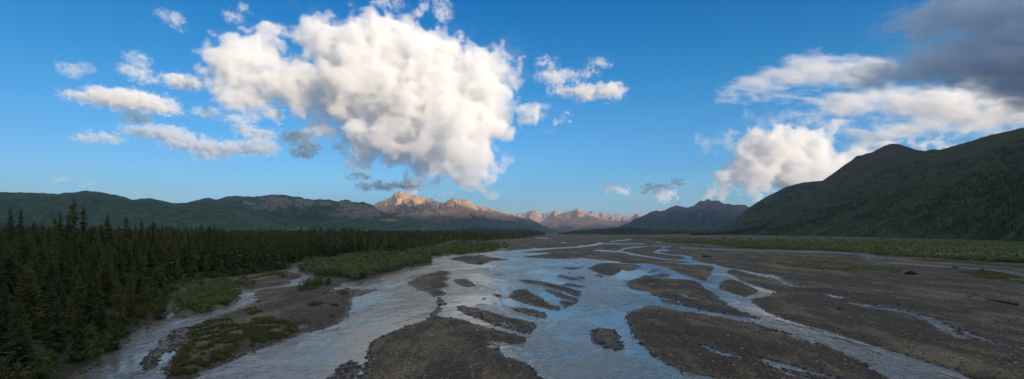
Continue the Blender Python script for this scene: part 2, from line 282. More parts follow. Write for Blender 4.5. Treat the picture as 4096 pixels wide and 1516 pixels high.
def ground_h(x, y):
    """height of the valley floor at world points (arrays)"""
    shp = np.shape(x); x = np.ravel(np.asarray(x, float)); y = np.ravel(np.asarray(y, float))
    far = np.maximum(y, 1.0)
    H = np.full(x.shape, 0.5); bs = np.clip(110 / far, 0.10, 1)
    # wobble the outlines so that the shores are ragged
    wob = 0.25 + far * 0.0015
    wx = x + fbm(x / 3.1, y / 3.1, 3, 5) * wob * 1.6; wy = y + fbm(x / 3.1, y / 3.1, 3, 15) * wob * 1.6
    for wat, poly, h, e, out in LAYERS:
        g = ground_xy(poly); lo = g.min(0); hi = g.max(0)
        pad = 6 + 0.05 * (hi - lo).max()
        pad = min(pad, 60)
        m = (wx > lo[0] - pad) & (wx < hi[0] + pad) & (wy > lo[1] - pad) & (wy < hi[1] + pad)
        if not m.any(): continue
        ee = e * (1 + far[m] / 400)
        s = seg_sdf(wx[m], wy[m], g)
        if wat: H[m] = np.minimum(H[m], np.where(s > 0, -h * (1 - np.exp(-s / ee)), 0.9 * (1 - np.exp(s / (ee * out / e)))))
        else: H[m] = np.maximum(H[m], np.where(s > 0, h * (1 - np.exp(-s / ee)), -0.9 * (1 - np.exp(s / ee))))
    H = H * bs
    n = fbm(x / 5.0, y / 9.0, 3, 31) * 0.05 * bs + fbm(x / 0.9, y / 0.9, 3, 41) * 0.055 * bs + fbm(x / 0.33, y / 0.33, 2, 46) * 0.03 * np.clip(60 / far - .2, 0, 1)
    big = fbm(x / 28, y / 70, 4, 51) * 0.14
    H = H + n + np.where(H > 0.05 * bs, big * bs * np.clip(H / bs / 0.6, 0, 1), 0)
    pu, pv = to_px(x, far)
    # forest terrace and the long rise towards the hills
    left = sstep(2150, 1750, pu)
    H = H + left * np.maximum(0, y - 420) * 0.0105
    right = sstep(2500, 3000, pu)
    H = H + right * np.maximum(0, y - 1000) * 0.002
    H = H + sstep(3500, 5200, y) * 6
    ok = (y > 20)
    fw = ground_xy(FOREST[:-2])
    m = ok & (pu < 2300) & (y < 700)
    if m.any():
        s = seg_sdf(x[m], y[m], ground_xy(FOREST)); H[m] += 0.9 * sstep(-1, 6, s)
    H[y < 25] += 0
    return H.reshape(shp)

# ------------------------------------------------------------------ materials of the ground
def m_gravel():
    t = NT('gravel'); p = t.pos(); z = t.attr('rel')
    base = t.mix(t.rng(t.noise(0.35, p, 5, 0.6, (1, 0.35, 1)), 0.44, 0.58), (0.024, 0.020, 0.0135), (0.094, 0.076, 0.048))
    base = t.mix(t.rng(t.noise(0.06, p, 4, 0.6, (1, 0.45, 1)), 0.49, 0.57), base, t.mix(0.7, base, (0.135, 0.113, 0.078)))
    base = t.mix(t.rng(t.noise(0.11, p, 5, 0.65, (1, 0.25, 1)), 0.46, 0.54, 0.0, 0.85), base, (0.015, 0.0145, 0.012))
    vo = t.n('ShaderNodeTexVoronoi', i_Vector=p, i_Scale=5.5)
    sp = t.n('ShaderNodeSeparateColor', i_0=vo.outputs['Color']).outputs
    base = t.mix(t.rng(sp[0], 0.2, 1.0, 0.0, 0.7), base, t.mix(0.5, base, (0.092, 0.081, 0.061)))
    base = t.mix(t.rng(sp[1], 0.955, 0.99, 0.0, 0.5), base, (0.26, 0.235, 0.20))
    base = t.mix(t.rng(sp[2], 0.0, 0.3, 0.75, 0.0), base, (0.022, 0.019, 0.017))
    wetn = t.math('ADD', z, t.math('MULTIPLY', t.noise(1.2, p, 3), 0.16))
    wet = t.rng(wetn, 0.12, 0.30, 1.0, 0.0)
    base = t.mix(wet, base, t.mix(1.0, base, (0.34, 0.34, 0.35), 'MULTIPLY'))
    g = t.attr('green')
    gn = t.math('MULTIPLY', g, t.rng(t.noise(0.7, p, 5, 0.7), 0.40, 0.62, 0.0, 0.9))
    base = t.mix(gn, base, t.mix(t.noise(0.13, p, 3), (0.040, 0.052, 0.020), (0.090, 0.095, 0.040)))
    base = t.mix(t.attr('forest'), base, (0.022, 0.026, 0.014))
    t.set(t.b.inputs['Base Color'], base); t.set(t.b.inputs['Roughness'], t.rng(wet, 0, 1, 0.9, 0.45))
    t.set(t.b.inputs['Specular IOR Level'], 0.3)
    hgt = t.math('ADD', t.math('MULTIPLY', vo.outputs['Distance'], -0.5), t.noise(2.0, p, 5, 0.7))
    t.set(t.b.inputs['Normal'], t.bump(hgt, 0.8, 0.12))
    return t.m
def m_water():
    t = NT('river_water'); p = t.pos()
    c = t.mix(t.rng(t.noise(0.05, p, 3, 0.5, (1, 0.4, 1)), 0.35, 0.65), (0.080, 0.090, 0.088), (0.130, 0.133, 0.124))
    t.set(t.b.inputs['Base Color'], c); t.set(t.b.inputs['Roughness'], 0.10); t.set(t.b.inputs['IOR'], 1.33)
    warp = t.noise(0.25, p, 3, 0.6); w2 = t.n('ShaderNodeVectorMath', operation='SCALE', i_0=t.n('ShaderNodeTexNoise', i_Vector=p, i_Scale=0.2, i_Detail=2.0).outputs[1], i_Scale=3.0).outputs[0]
    pw = t.n('ShaderNodeVectorMath', operation='ADD', i_0=p, i_1=w2).outputs[0]
    a = t.noise(0.50, pw, 2, 0.5, (1.2, 0.75, 1)); b = t.noise(1.6, pw, 3, 0.6, (0.9, 0.55, 1)); d = t.noise(0.07, p, 4, 0.6, (1, 0.35, 1))
    amp = t.rng(d, 0.40, 0.58, 0.22, 1.0)
    h = t.math('MULTIPLY', t.math('ADD', t.math('MULTIPLY', a, 0.75), t.math('MULTIPLY', b, 0.70)), amp)
    t.set(t.b.inputs['Normal'], t.bump(h, 1.0, 0.38))
    return t.m
M_GRAVEL, M_WATER = m_gravel(), m_water()

# ------------------------------------------------------------------ the ground sheet and the river
rows = list(np.arange(1800, 1000, -2.0)) + list(np.arange(1000, 948, -1.0)) + list(np.arange(948, 938, -0.5)) + [937, 936, 935.5, 935, 934.5, 934, 933.5, 933, 932.7, 932.6]
dep = np.concatenate([[-20000, -3000, -300, -60, 0, 10, 18, 24], CH * F / (np.array(rows) - HY)])
uu = np.concatenate([[-3.0, -2.2, -1.8, -1.5], np.arange(-1.32, 1.3201, 0.0021), [1.5, 1.8, 2.2, 3.0]])
DD, UU = np.meshgrid(dep, uu, indexing='ij')
XX = UU * np.maximum(DD, 26); YY = DD
XX = np.concatenate([np.full((len(dep), 1), -45000.0), np.full((len(dep), 1), -3000.0), XX, np.full((len(dep), 1), 3000.0), np.full((len(dep), 1), 45000.0)], 1)
m_ = np.abs(XX[:, 2]) > 3000; XX[m_, 1] = XX[m_, 2] - 500; XX[m_, -2] = XX[m_, -3] + 500
m_ = np.abs(XX[:, 1]) > 44000; XX[m_, 0] = XX[m_, 1] - 500; XX[m_, -1] = XX[m_, -2] + 500
YY = np.repeat(YY[:, :1], XX.shape[1], 1)
ZZ = np.full(XX.shape, 0.7)
act = YY >= 24
ZZ[act] = ground_h(XX[act], YY[act])
pu, pv = to_px(XX, np.maximum(YY, 24))
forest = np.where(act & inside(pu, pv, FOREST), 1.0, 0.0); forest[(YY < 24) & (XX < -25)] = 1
green = np.zeros(XX.shape)
fuzz = fbm(XX / 2.5, YY / 3.5, 4, 61)
for g in WILLOW + GRASS + MEADOW:
    gw = ground_xy(g); lo, hi = gw.min(0) - 12, gw.max(0) + 12; m_ = act & (XX > lo[0]) & (XX < hi[0]) & (YY > lo[1]) & (YY < hi[1])
    sg = seg_sdf(XX[m_], YY[m_], gw); w_ = 1 + YY[m_] / 120
    green[m_] = np.maximum(green[m_], sstep(-1.5, 1.5, sg / w_ + fuzz[m_] * 2.4))
green[act & inside(pu, pv, SCRUB)] = 1
green[act & (pv < np.interp(pu, [2300, 2400, 2800, 3200, 3600, 4096, 4700], [930, 945, 973, 996, 1013, 1048, 1090]))] = 1
m_ = act & (YY < 200) & (pu < 1400); sg = seg_sdf(XX[m_], YY[m_], ground_xy(FOREST)); green[m_] = np.maximum(green[m_], sstep(-6.5, -2.5, sg + fuzz[m_] * 2))
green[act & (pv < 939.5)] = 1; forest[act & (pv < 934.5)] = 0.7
rel = ZZ / np.clip(110 / np.maximum(YY, 1), 0.10, 1)
gd = new_mesh('ground', np.stack([XX, YY, ZZ], -1).reshape(-1, 3), grid_faces(*XX.shape), [M_GRAVEL], attrs={'green': green, 'forest': forest, 'rel': rel})
tag(gd, 'grey brown gravel river bed and bars with green banks', kind='structure')
def ground_z(x, y): return ground_h(np.array([x]), np.array([y]))[0]
wv = [(-1500, -60, 0), (2600, -60, 0), (2600, 3300, 0), (-1500, 3300, 0)]
tag(new_mesh('river', wv, [(0, 1, 2, 3)], [M_WATER], smooth=False), 'braided silty river reflecting sky and cloud', kind='structure')

# ------------------------------------------------------------------ hills and mountains
def m_hill(name, low, high, rock, z0, z1, nscale, rock_amt=0.5, scree=(0.135, 0.122, 0.102), bumpd=30, snow=False):
    t = NT(name); p = t.pos(); z = t.n('ShaderNodeSeparateXYZ', i_0=p).outputs[2]
    nz = t.noise(nscale, p, 8, 0.62)
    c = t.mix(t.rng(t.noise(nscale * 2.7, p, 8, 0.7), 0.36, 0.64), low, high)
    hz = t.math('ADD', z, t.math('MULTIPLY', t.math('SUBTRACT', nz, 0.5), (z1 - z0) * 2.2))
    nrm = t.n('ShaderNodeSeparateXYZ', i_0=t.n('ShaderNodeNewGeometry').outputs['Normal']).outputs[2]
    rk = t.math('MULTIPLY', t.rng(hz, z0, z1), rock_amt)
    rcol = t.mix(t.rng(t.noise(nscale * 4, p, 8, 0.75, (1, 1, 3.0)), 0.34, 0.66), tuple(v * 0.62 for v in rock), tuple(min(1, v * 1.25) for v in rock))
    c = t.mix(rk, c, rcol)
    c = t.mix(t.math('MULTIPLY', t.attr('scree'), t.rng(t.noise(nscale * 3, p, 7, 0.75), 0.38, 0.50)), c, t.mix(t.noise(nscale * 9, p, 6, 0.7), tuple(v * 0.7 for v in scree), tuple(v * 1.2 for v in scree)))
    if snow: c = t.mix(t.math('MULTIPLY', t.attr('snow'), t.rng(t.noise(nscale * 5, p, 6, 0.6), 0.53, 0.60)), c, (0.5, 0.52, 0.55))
    t.set(t.b.inputs['Base Color'], c); t.set(t.b.inputs['Roughness'], 0.95); t.set(t.b.inputs['Specular IOR Level'], 0.1)
    t.set(t.b.inputs['Normal'], t.bump(t.noise(nscale * 6, p, 9, 0.68), 0.7, bumpd))
    return t.m
RANGE = {}
def hill(name, prof, crest_d, front, back, mat, label, jit=0.0, spur=0.25, spur_px=60, step=3.0, seed=1, nw=90, power=1.0, base=0.0, patches=(), snow=(), rough=0.05):
    prof = np.array(prof, float)
    u = np.arange(prof[0, 0], prof[-1, 0] + 0.1, step)
    yc = np.interp(u, prof[:, 0], prof[:, 1])
    yc = yc + (fbm(u / 30.0, u * 0 + seed * 3.3, 4, seed) * jit) * np.clip((HY - yc) / 40, 0, 1)
    cd = np.interp(u, [c[0] for c in crest_d], [c[1] for c in crest_d]); fr = np.interp(u, [c[0] for c in front], [c[1] for c in front])
    w = np.concatenate([np.linspace(-1, 0, nw) , np.linspace(0, 1, nw // 4)[1:]])
    U, W = np.meshgrid(u, w, indexing='ij'); CD = np.repeat(cd[:, None], len(w), 1); FR = np.repeat(fr[:, None], len(w), 1)
    Y = np.where(W < 0, CD + W * (CD - FR), CD + W * back)
    X = (U - CX) / F * Y
    Zc = CH + (HY - yc[:, None]) / F * CD - base
    A = np.abs(W)
    size = (CD - FR)
    n1 = fbm(U / spur_px + A * 0.9 * np.sin(U / spur_px * .7), A * 2.2 + seed, 5, seed + 20, True)            # spurs running down from the crest
    n2 = fbm(X / (size * 0.35), Y / (size * 0.35), 6, seed + 40)
    Aw = np.clip(A * (1 - spur * n1 * sstep(0, 0.25, A) * (1 - A) * 1.4) + n2 * 0.12 * sstep(0, .2, A) * (1 - A), 0, 1)
    fall = (1 - Aw) ** power * (1 - 0.25 * np.sin(Aw * math.pi) * 0.5)
    Z = Zc * fall + n2 * Zc * rough * sstep(0, 0.15, A) * (1 - A) + fbm(X / (size * .06), Y / (size * .06), 4, seed + 60) * Zc * rough * .35 * sstep(0.02, 0.2, A) * (1 - A)
    Z = base + np.where(A >= 0.999, -3.0, Z)
    PX = CX + F * X / Y; PY = HY - F * (Z - CH) / Y
    def mask(blobs):
        m = np.zeros(Z.shape)
        for (bx, by, rx, ry) in blobs:
            d = ((PX - bx) / rx) ** 2 + ((PY - by) / ry) ** 2; m = np.maximum(m, sstep(1.2, 0.6, d + fbm(PX / 16, PY / 9, 4, 9) * 1.3 - n1 * .25))
        return m
    ob = new_mesh(name, np.stack([X, Y, Z], -1).reshape(-1, 3), grid_faces(len(u), len(w))[:, ::-1], [mat], attrs={'scree': mask(patches), 'snow': mask(snow)})
    tag(ob, label, kind='structure')
    RANGE[seed] = (u, w, Y, Z)
    return ob
GL, GH = (0.007, 0.026, 0.011), (0.036, 0.068, 0.024)
hill('hills', [(-2400, 700), (-1500, 720), (-600, 760), (-300, 765), (0, 768), (155, 771), (230, 776), (262, 770), (285, 773), (325, 764), (350, 762.5), (400, 768), (460, 779), (500, 788), (530, 800), (560, 795), (592, 792), (640, 800),
      (680, 811), (716, 813), (760, 810), (820, 812), (880, 826), (950, 842), (1020, 862), (1090, 888), (1180, 915), (1240, 930)], [(-2400, 3600), (0, 4600), (1240, 5000)], [(-2400, 2400), (1240, 3100)], 2500,
     m_hill('tundra_hill', GL, GH, (0.12, 0.105, 0.09), 300, 520, 0.0035, 0.35, bumpd=14), 'long dark green hill behind the spruce forest at left', jit=3, spur=0.35, spur_px=110, seed=1, nw=110)
hill('rocky_hills', [(700, 850), (760, 806), (820, 793), (840, 792), (866, 798), (905, 784), (950, 784), (990, 787), (1040, 784), (1065, 781), (1100, 779), (1140, 779), (1170, 788), (1185, 785), (1200, 788), (1215, 795), (1240, 797),
      (1290, 797), (1320, 799), (1352, 806), (1370, 800), (1395, 797), (1410, 808), (1440, 811), (1452, 806), (1470, 815), (1488, 820), (1500, 828), (1520, 843), (1560, 856), (1580, 851), (1595, 848), (1612, 860), (1680, 875),
      (1720, 887), (1790, 912), (1830, 928)], [(700, 6800), (1830, 6400)], [(700, 4600), (1830, 4300)], 3000,
     m_hill('green_and_rock_hill', (0.009, 0.028, 0.013), (0.036, 0.066, 0.025), (0.105, 0.092, 0.080), 380, 620, 0.003, 0.45, bumpd=22), 'green hills with pale bare rock faces left of the sunlit peak', jit=4, spur=0.42, spur_px=70, seed=2, nw=120,
     patches=[(1110, 808, 65, 24), (1060, 830, 55, 12), (1210, 812, 45, 16), (1420, 842, 65, 32), (1480, 850, 50, 22), (1390, 815, 40, 14), (1350, 858, 40, 10), (1300, 815, 30, 8), (1600, 862, 20, 8), (1560, 880, 40, 6), (1000, 812, 30, 10), (1130, 818, 40, 14)])
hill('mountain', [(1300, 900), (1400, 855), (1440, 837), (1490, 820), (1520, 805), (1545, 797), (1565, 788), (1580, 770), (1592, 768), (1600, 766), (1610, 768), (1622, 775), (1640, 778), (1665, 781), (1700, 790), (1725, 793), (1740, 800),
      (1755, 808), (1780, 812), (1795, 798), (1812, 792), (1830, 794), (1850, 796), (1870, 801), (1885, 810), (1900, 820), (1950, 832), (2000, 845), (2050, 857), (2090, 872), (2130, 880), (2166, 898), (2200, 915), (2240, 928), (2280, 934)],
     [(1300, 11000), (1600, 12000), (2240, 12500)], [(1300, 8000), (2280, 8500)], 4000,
     m_hill('sun_tinted_rock', (0.020, 0.036, 0.022), (0.05, 0.055, 0.035), (0.40, 0.275, 0.17), 210, 470, 0.0016, 1.0, bumpd=60), 'big rocky peak with a sunlit golden summit left of centre', jit=5, spur=0.5, spur_px=42, step=1.5, seed=3, nw=170, power=1.1,  # rock colour brightened and warmed to strengthen the sun glow on the summit
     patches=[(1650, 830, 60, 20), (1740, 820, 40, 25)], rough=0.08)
hill('far_mountains', [(1960, 900), (2000, 880), (2040, 860), (2060, 855), (2100, 853), (2128, 841), (2145, 841), (2165, 850), (2200, 852), (2220, 841), (2255, 850), (2300, 860), (2340, 858), (2367, 843), (2390, 855), (2410, 848), (2450, 857),
      (2500, 864), (2525, 868), (2550, 853), (2572, 861), (2620, 880), (2700, 905)], [(1960, 19500), (2700, 19500)], [(1960, 17300), (2700, 17300)], 4000,
     m_hill('far_rock', (0.06, 0.065, 0.05), (0.09, 0.085, 0.065), (0.30, 0.23, 0.18), 200, 500, 0.0012, 1.0, bumpd=80, snow=True), 'line of small far peaks with thin snow at the valley head', jit=5, spur=0.30, spur_px=55, step=1.5, seed=4, nw=90,
     snow=[(2075, 860, 18, 12), (2150, 852, 10, 8), (2225, 850, 20, 8), (2060, 862, 12, 10)], rough=0.08)
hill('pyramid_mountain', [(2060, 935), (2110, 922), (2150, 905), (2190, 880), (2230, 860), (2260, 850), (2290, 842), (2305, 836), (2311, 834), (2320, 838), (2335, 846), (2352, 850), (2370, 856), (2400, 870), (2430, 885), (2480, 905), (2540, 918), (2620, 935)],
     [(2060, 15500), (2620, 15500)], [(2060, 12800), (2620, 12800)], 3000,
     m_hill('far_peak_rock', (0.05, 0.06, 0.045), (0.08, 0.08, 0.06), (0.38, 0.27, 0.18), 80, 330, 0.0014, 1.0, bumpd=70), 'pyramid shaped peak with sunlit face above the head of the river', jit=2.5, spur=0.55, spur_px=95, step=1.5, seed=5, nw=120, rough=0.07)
hill('mountain', [(2400, 936), (2440, 925), (2480, 908), (2520, 888), (2560, 868), (2600, 850), (2620, 845), (2650, 845), (2680, 828), (2705, 821), (2720, 824), (2735, 829), (2770, 825), (2800, 806), (2835, 797), (2870, 803), (2900, 812), (2920, 817),
      (2960, 822), (2985, 821), (3010, 832), (3060, 845), (3150, 870), (3300, 900)], [(2400, 10500), (3300, 10500)], [(2400, 7000), (3300, 7000)], 3500,
     m_hill('shaded_blue_rock', (0.014, 0.026, 0.018), (0.032, 0.042, 0.028), (0.105, 0.092, 0.092), 250, 620, 0.0018, 0.9, bumpd=50), 'broad shaded mountain between the pyramid peak and the dark right slope', jit=9, spur=0.5, spur_px=60, step=2, seed=6, nw=130, rough=0.07)
hill('knoll', [(1840, 935), (1870, 922), (1890, 905), (1905, 898), (1915, 897), (1935, 903), (1960, 910), (1985, 920), (2030, 932)], [(1840, 6000), (2030, 6000)], [(1840, 5500), (2030, 5500)], 500,
     m_hill('knoll_green', GL, GH, (0.1, 0.09, 0.08), 400, 500, 0.008, 0.1, bumpd=8), 'small dark conical knoll in front of the big mountain', jit=2, spur=0.2, spur_px=30, step=2, seed=7, nw=40)
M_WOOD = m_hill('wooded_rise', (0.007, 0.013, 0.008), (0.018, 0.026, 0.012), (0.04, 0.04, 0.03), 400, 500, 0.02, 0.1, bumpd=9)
hill('wooded_rise', [(1500, 934), (1700, 925), (1850, 919), (1960, 919), (2040, 919), (2090, 920), (2130, 923), (2160, 929), (2185, 938)], [(1500, 3900), (2185, 3600)], [(1500, 3200), (2185, 3100)], 400, M_WOOD,
     'low dark wooded rise ending at the far left river bank', jit=3, spur=0.2, spur_px=30, step=2, seed=8, nw=40)
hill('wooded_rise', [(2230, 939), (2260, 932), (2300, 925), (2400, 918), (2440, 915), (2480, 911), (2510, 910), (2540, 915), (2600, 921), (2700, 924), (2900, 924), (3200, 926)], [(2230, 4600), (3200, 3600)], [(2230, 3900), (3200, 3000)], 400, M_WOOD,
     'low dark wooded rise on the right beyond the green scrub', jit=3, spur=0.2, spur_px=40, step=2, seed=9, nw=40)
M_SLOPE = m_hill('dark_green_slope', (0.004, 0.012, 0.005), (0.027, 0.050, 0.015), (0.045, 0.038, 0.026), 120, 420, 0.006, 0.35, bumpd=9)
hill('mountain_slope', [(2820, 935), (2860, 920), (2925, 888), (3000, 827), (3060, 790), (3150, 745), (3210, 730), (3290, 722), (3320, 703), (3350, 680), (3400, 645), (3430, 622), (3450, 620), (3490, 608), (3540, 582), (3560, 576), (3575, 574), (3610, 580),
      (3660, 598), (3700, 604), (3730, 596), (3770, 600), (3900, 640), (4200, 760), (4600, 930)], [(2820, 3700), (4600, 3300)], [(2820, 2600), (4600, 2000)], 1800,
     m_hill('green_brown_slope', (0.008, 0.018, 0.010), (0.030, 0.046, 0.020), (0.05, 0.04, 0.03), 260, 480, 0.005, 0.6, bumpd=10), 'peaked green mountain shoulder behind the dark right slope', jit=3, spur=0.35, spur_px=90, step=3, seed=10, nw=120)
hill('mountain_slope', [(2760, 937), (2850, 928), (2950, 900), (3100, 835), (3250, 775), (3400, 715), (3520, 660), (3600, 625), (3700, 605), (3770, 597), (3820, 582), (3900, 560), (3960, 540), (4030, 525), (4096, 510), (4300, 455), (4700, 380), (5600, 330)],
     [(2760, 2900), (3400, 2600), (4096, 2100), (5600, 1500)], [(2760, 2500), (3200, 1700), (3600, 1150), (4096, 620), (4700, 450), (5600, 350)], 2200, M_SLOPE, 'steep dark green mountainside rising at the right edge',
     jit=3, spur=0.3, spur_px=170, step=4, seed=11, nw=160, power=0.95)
# unseen ridge added behind the camera, shaped to keep low sun off the valley
def shadow_ridge():
    s0 = -3200.0; tt = np.arange(-14000, 24001, 160.0); vv = np.concatenate([np.linspace(-1, 1, 25)])
    T, V = np.meshgrid(tt, vv, indexing='ij'); a = SUN_AZ
    S = s0 + V * 1700
    X = T * math.cos(a) - S * math.sin(a); Y = T * math.sin(a) + S * math.cos(a)
    Hc = 1590 + fbm(tt / 2600, tt * 0, 4, 77)[:, None] * 330 + fbm(tt / 500, tt * 0, 3, 79)[:, None] * 60
    Hc = Hc - 130 * sstep(10900, 11700, tt)[:, None] + 330 * sstep(14900, 15600, tt)[:, None]  # crest lowered to let sun onto the pyramid, raised to shade far peaks
    Z = Hc * (1 - np.abs(V)) ** 0.9 + fbm(X / 700, Y / 700, 5, 78) * 260 * (1 - np.abs(V)) * sstep(0, .2, np.abs(V)) - 2
    Z = np.minimum(Z, 1675 + fbm(X / 900, Y / 900, 3, 80) * 12)
    tag(new_mesh('unseen_ridge', np.stack([X, Y, Z], -1).reshape(-1, 3), grid_faces(len(tt), len(vv)), [M_SLOPE], attrs={'scree': Z * 0, 'snow': Z * 0}), 'unseen high ridge added behind the viewer to shade the valley', kind='structure')
shadow_ridge()
# ------------------------------------------------------------------ vegetation
def m_leaf(name, dark, light, warm, obj_random=True):
    t = NT(name)
    r = t.n('ShaderNodeObjectInfo').outputs['Random'] if obj_random else t.attr('tint')
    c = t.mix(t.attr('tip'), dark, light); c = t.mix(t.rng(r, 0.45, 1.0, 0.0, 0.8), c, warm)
    c = t.mix(t.rng(t.noise(1.3, None, 3), 0.35, 0.65, 0.0, 1.0), t.mix(1.0, c, (0.7, 0.7, 0.7), 'MULTIPLY'), c)
    t.set(t.b.inputs['Base Color'], c); t.set(t.b.inputs['Roughness'], 0.8); t.set(t.b.inputs['Specular IOR Level'], 0.15)
    return t.m
def m_plain(name, a, b, scale=3.0, rough=0.9):
    t = NT(name); t.set(t.b.inputs['Base Color'], t.mix(t.rng(t.noise(scale, None, 5, 0.65), 0.35, 0.65), a, b)); t.set(t.b.inputs['Roughness'], rough)
    t.set(t.b.inputs['Normal'], t.bump(t.noise(scale * 4, None, 4, 0.7), 0.6, 0.05)); return t.m
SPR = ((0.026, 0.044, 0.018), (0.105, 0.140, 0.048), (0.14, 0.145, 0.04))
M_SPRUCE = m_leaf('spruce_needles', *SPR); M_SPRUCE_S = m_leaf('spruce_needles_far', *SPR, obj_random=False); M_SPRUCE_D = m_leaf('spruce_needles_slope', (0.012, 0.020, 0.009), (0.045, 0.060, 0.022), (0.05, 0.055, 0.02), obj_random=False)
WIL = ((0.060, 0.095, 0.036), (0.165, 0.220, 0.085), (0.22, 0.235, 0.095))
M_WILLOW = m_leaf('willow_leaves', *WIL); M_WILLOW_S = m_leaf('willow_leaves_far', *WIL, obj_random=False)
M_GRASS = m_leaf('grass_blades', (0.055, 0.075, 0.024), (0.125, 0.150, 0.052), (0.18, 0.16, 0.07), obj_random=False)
M_BARK = m_plain('bark', (0.035, 0.028, 0.022), (0.09, 0.075, 0.06)); M_DRIFT = m_plain('driftwood', (0.05, 0.042, 0.035), (0.16, 0.14, 0.12))
M_DARKWOOD = m_plain('wet_dark_wood', (0.012, 0.010, 0.009), (0.04, 0.033, 0.027))

def spruce(seed, H=12.0, rmax=1.5, whorls=40, nb=7, seg=4, club=0.0, ragged=0.25):
    """needle faces of one spruce crown: (verts, tris, tip value)"""
    r = np.random.RandomState(seed); V = []; Tp = []
    for k in range(whorls):
        t = (k + r.rand() * .6) / whorls; z = H * (0.05 + 0.95 * t)
        env = rmax * ((1 - t) ** 0.75 * min(1, 0.55 + t * 3.0)) + 0.08 * H / 12
        env *= 1 + 0.25 * math.sin(t * 23 + seed) * ragged * 2
        if club and t > 0.80: env = max(env, rmax * 0.42 * club * math.sin(min(1, (t - .78) / .2) * math.pi) ** .5 if t < .98 else env)
        a0 = r.rand() * 6.28
        for b in range(nb):
            if r.rand() < ragged * 0.35: continue
            a = a0 + b * 6.283 / nb + r.normal(0, .25); L = env * (1 + r.normal(0, ragged)); L = max(L, .1)
            ca, sa = math.cos(a), math.sin(a); dr = -0.28 * L - 0.05
            def pt(s, side=0.0, dz=0.0):
                x = s * L; zz = z + dr * math.sin(s * 1.9) + 0.10 * L * s * s + dz
                return (ca * x - sa * side, sa * x + ca * side, zz)
            wd = 0.20 * L + 0.10
            for q in range(seg):
                s0, s1 = q / seg, (q + 1) / seg
                ww = wd * (1 - s0 * .7)
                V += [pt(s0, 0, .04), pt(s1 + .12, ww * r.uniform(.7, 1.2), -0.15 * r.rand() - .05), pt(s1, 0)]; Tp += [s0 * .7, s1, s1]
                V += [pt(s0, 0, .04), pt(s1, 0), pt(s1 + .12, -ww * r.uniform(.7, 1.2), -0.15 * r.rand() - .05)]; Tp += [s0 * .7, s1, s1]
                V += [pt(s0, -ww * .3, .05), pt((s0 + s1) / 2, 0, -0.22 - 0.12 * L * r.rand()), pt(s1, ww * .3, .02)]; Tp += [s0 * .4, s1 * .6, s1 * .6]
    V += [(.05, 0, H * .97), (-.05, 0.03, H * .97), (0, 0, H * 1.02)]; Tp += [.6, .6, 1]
    V = np.array(V, np.float32); return V, np.arange(len(V), dtype=np.int32).reshape(-1, 3), np.array(Tp, np.float32)
def trunk(H=12.0, r0=0.16, n=7):
    zs = np.linspace(-0.4, H * .97, 9); V = []
    for i, z in enumerate(zs):
        rr = r0 * (1 - z / H) + .012
        if i == 0: rr *= 1.3
        for k in range(n): V.append((rr * math.cos(k * 6.283 / n) + .03 * math.sin(z), rr * math.sin(k * 6.283 / n), z))
    Fc = [(i * n + k, i * n + (k + 1) % n, (i + 1) * n + (k + 1) % n, (i + 1) * n + k) for i in range(8) for k in range(n)]
    return np.array(V, np.float32), np.array(Fc, np.int32)
def shrub(seed, n=420, r=1.3, h=1.6, size=0.2):
    """leaf faces of a rounded willow bush made of several upright sprays"""
    q = np.random.RandomState(seed); V = []; Tp = []
    k = q.randint(6, 10); cs = [(q.normal(0, r * .45), q.normal(0, r * .45), h * q.uniform(.45, 1.0), r * q.uniform(.25, .5)) for _ in range(k)]
    for i in range(n):
        cx, cy, ch, cr = cs[i % k]
        t = q.rand() ** .7; a = q.rand() * 6.283; rad = cr * (0.35 + .65 * math.sin(min(1, t * 1.1) * math.pi * .85 + .2)) * q.uniform(.5, 1.05)
        c = np.array([cx * (0.6 + .5 * t) + rad * math.cos(a), cy * (.6 + .5 * t) + rad * math.sin(a), ch * t + .05])
        d1 = q.normal(0, 1, 3); d1[2] = abs(d1[2]) + .3; d1 /= np.linalg.norm(d1); d2 = q.normal(0, 1, 3); d2 /= np.linalg.norm(d2)
        s = size * q.uniform(.6, 1.3)
        V += [c - d2 * s * .35, c + d2 * s * .35, c + d1 * s * 1.4]; Tp += [t * .5, t * .5, min(1, t * .6 + .4)]
    V = np.array(V, np.float32); return V, np.arange(len(V), dtype=np.int32).reshape(-1, 3), np.array(Tp, np.float32)
def stems(seed, r=1.3, h=1.6):
    q = np.random.RandomState(seed + 99); V = []; Fc = []
    for i in range(9):
        a = q.rand() * 6.283; d = r * q.uniform(.15, .6); b = len(V); top = np.array([math.cos(a) * d, math.sin(a) * d, h * q.uniform(.6, .95)])
        for z, w in ((0, .03), (1, .008)):
            c = top * z + np.array([math.cos(a) * .08, math.sin(a) * .08, -.15]) * (1 - z)
            for k in range(3): V.append(c + w * np.array([math.cos(k * 2.09), math.sin(k * 2.09), 0]))
        Fc += [(b + k, b + (k + 1) % 3, b + 3 + (k + 1) % 3, b + 3 + k) for k in range(3)]
    return np.array(V, np.float32), np.array(Fc, np.int32)
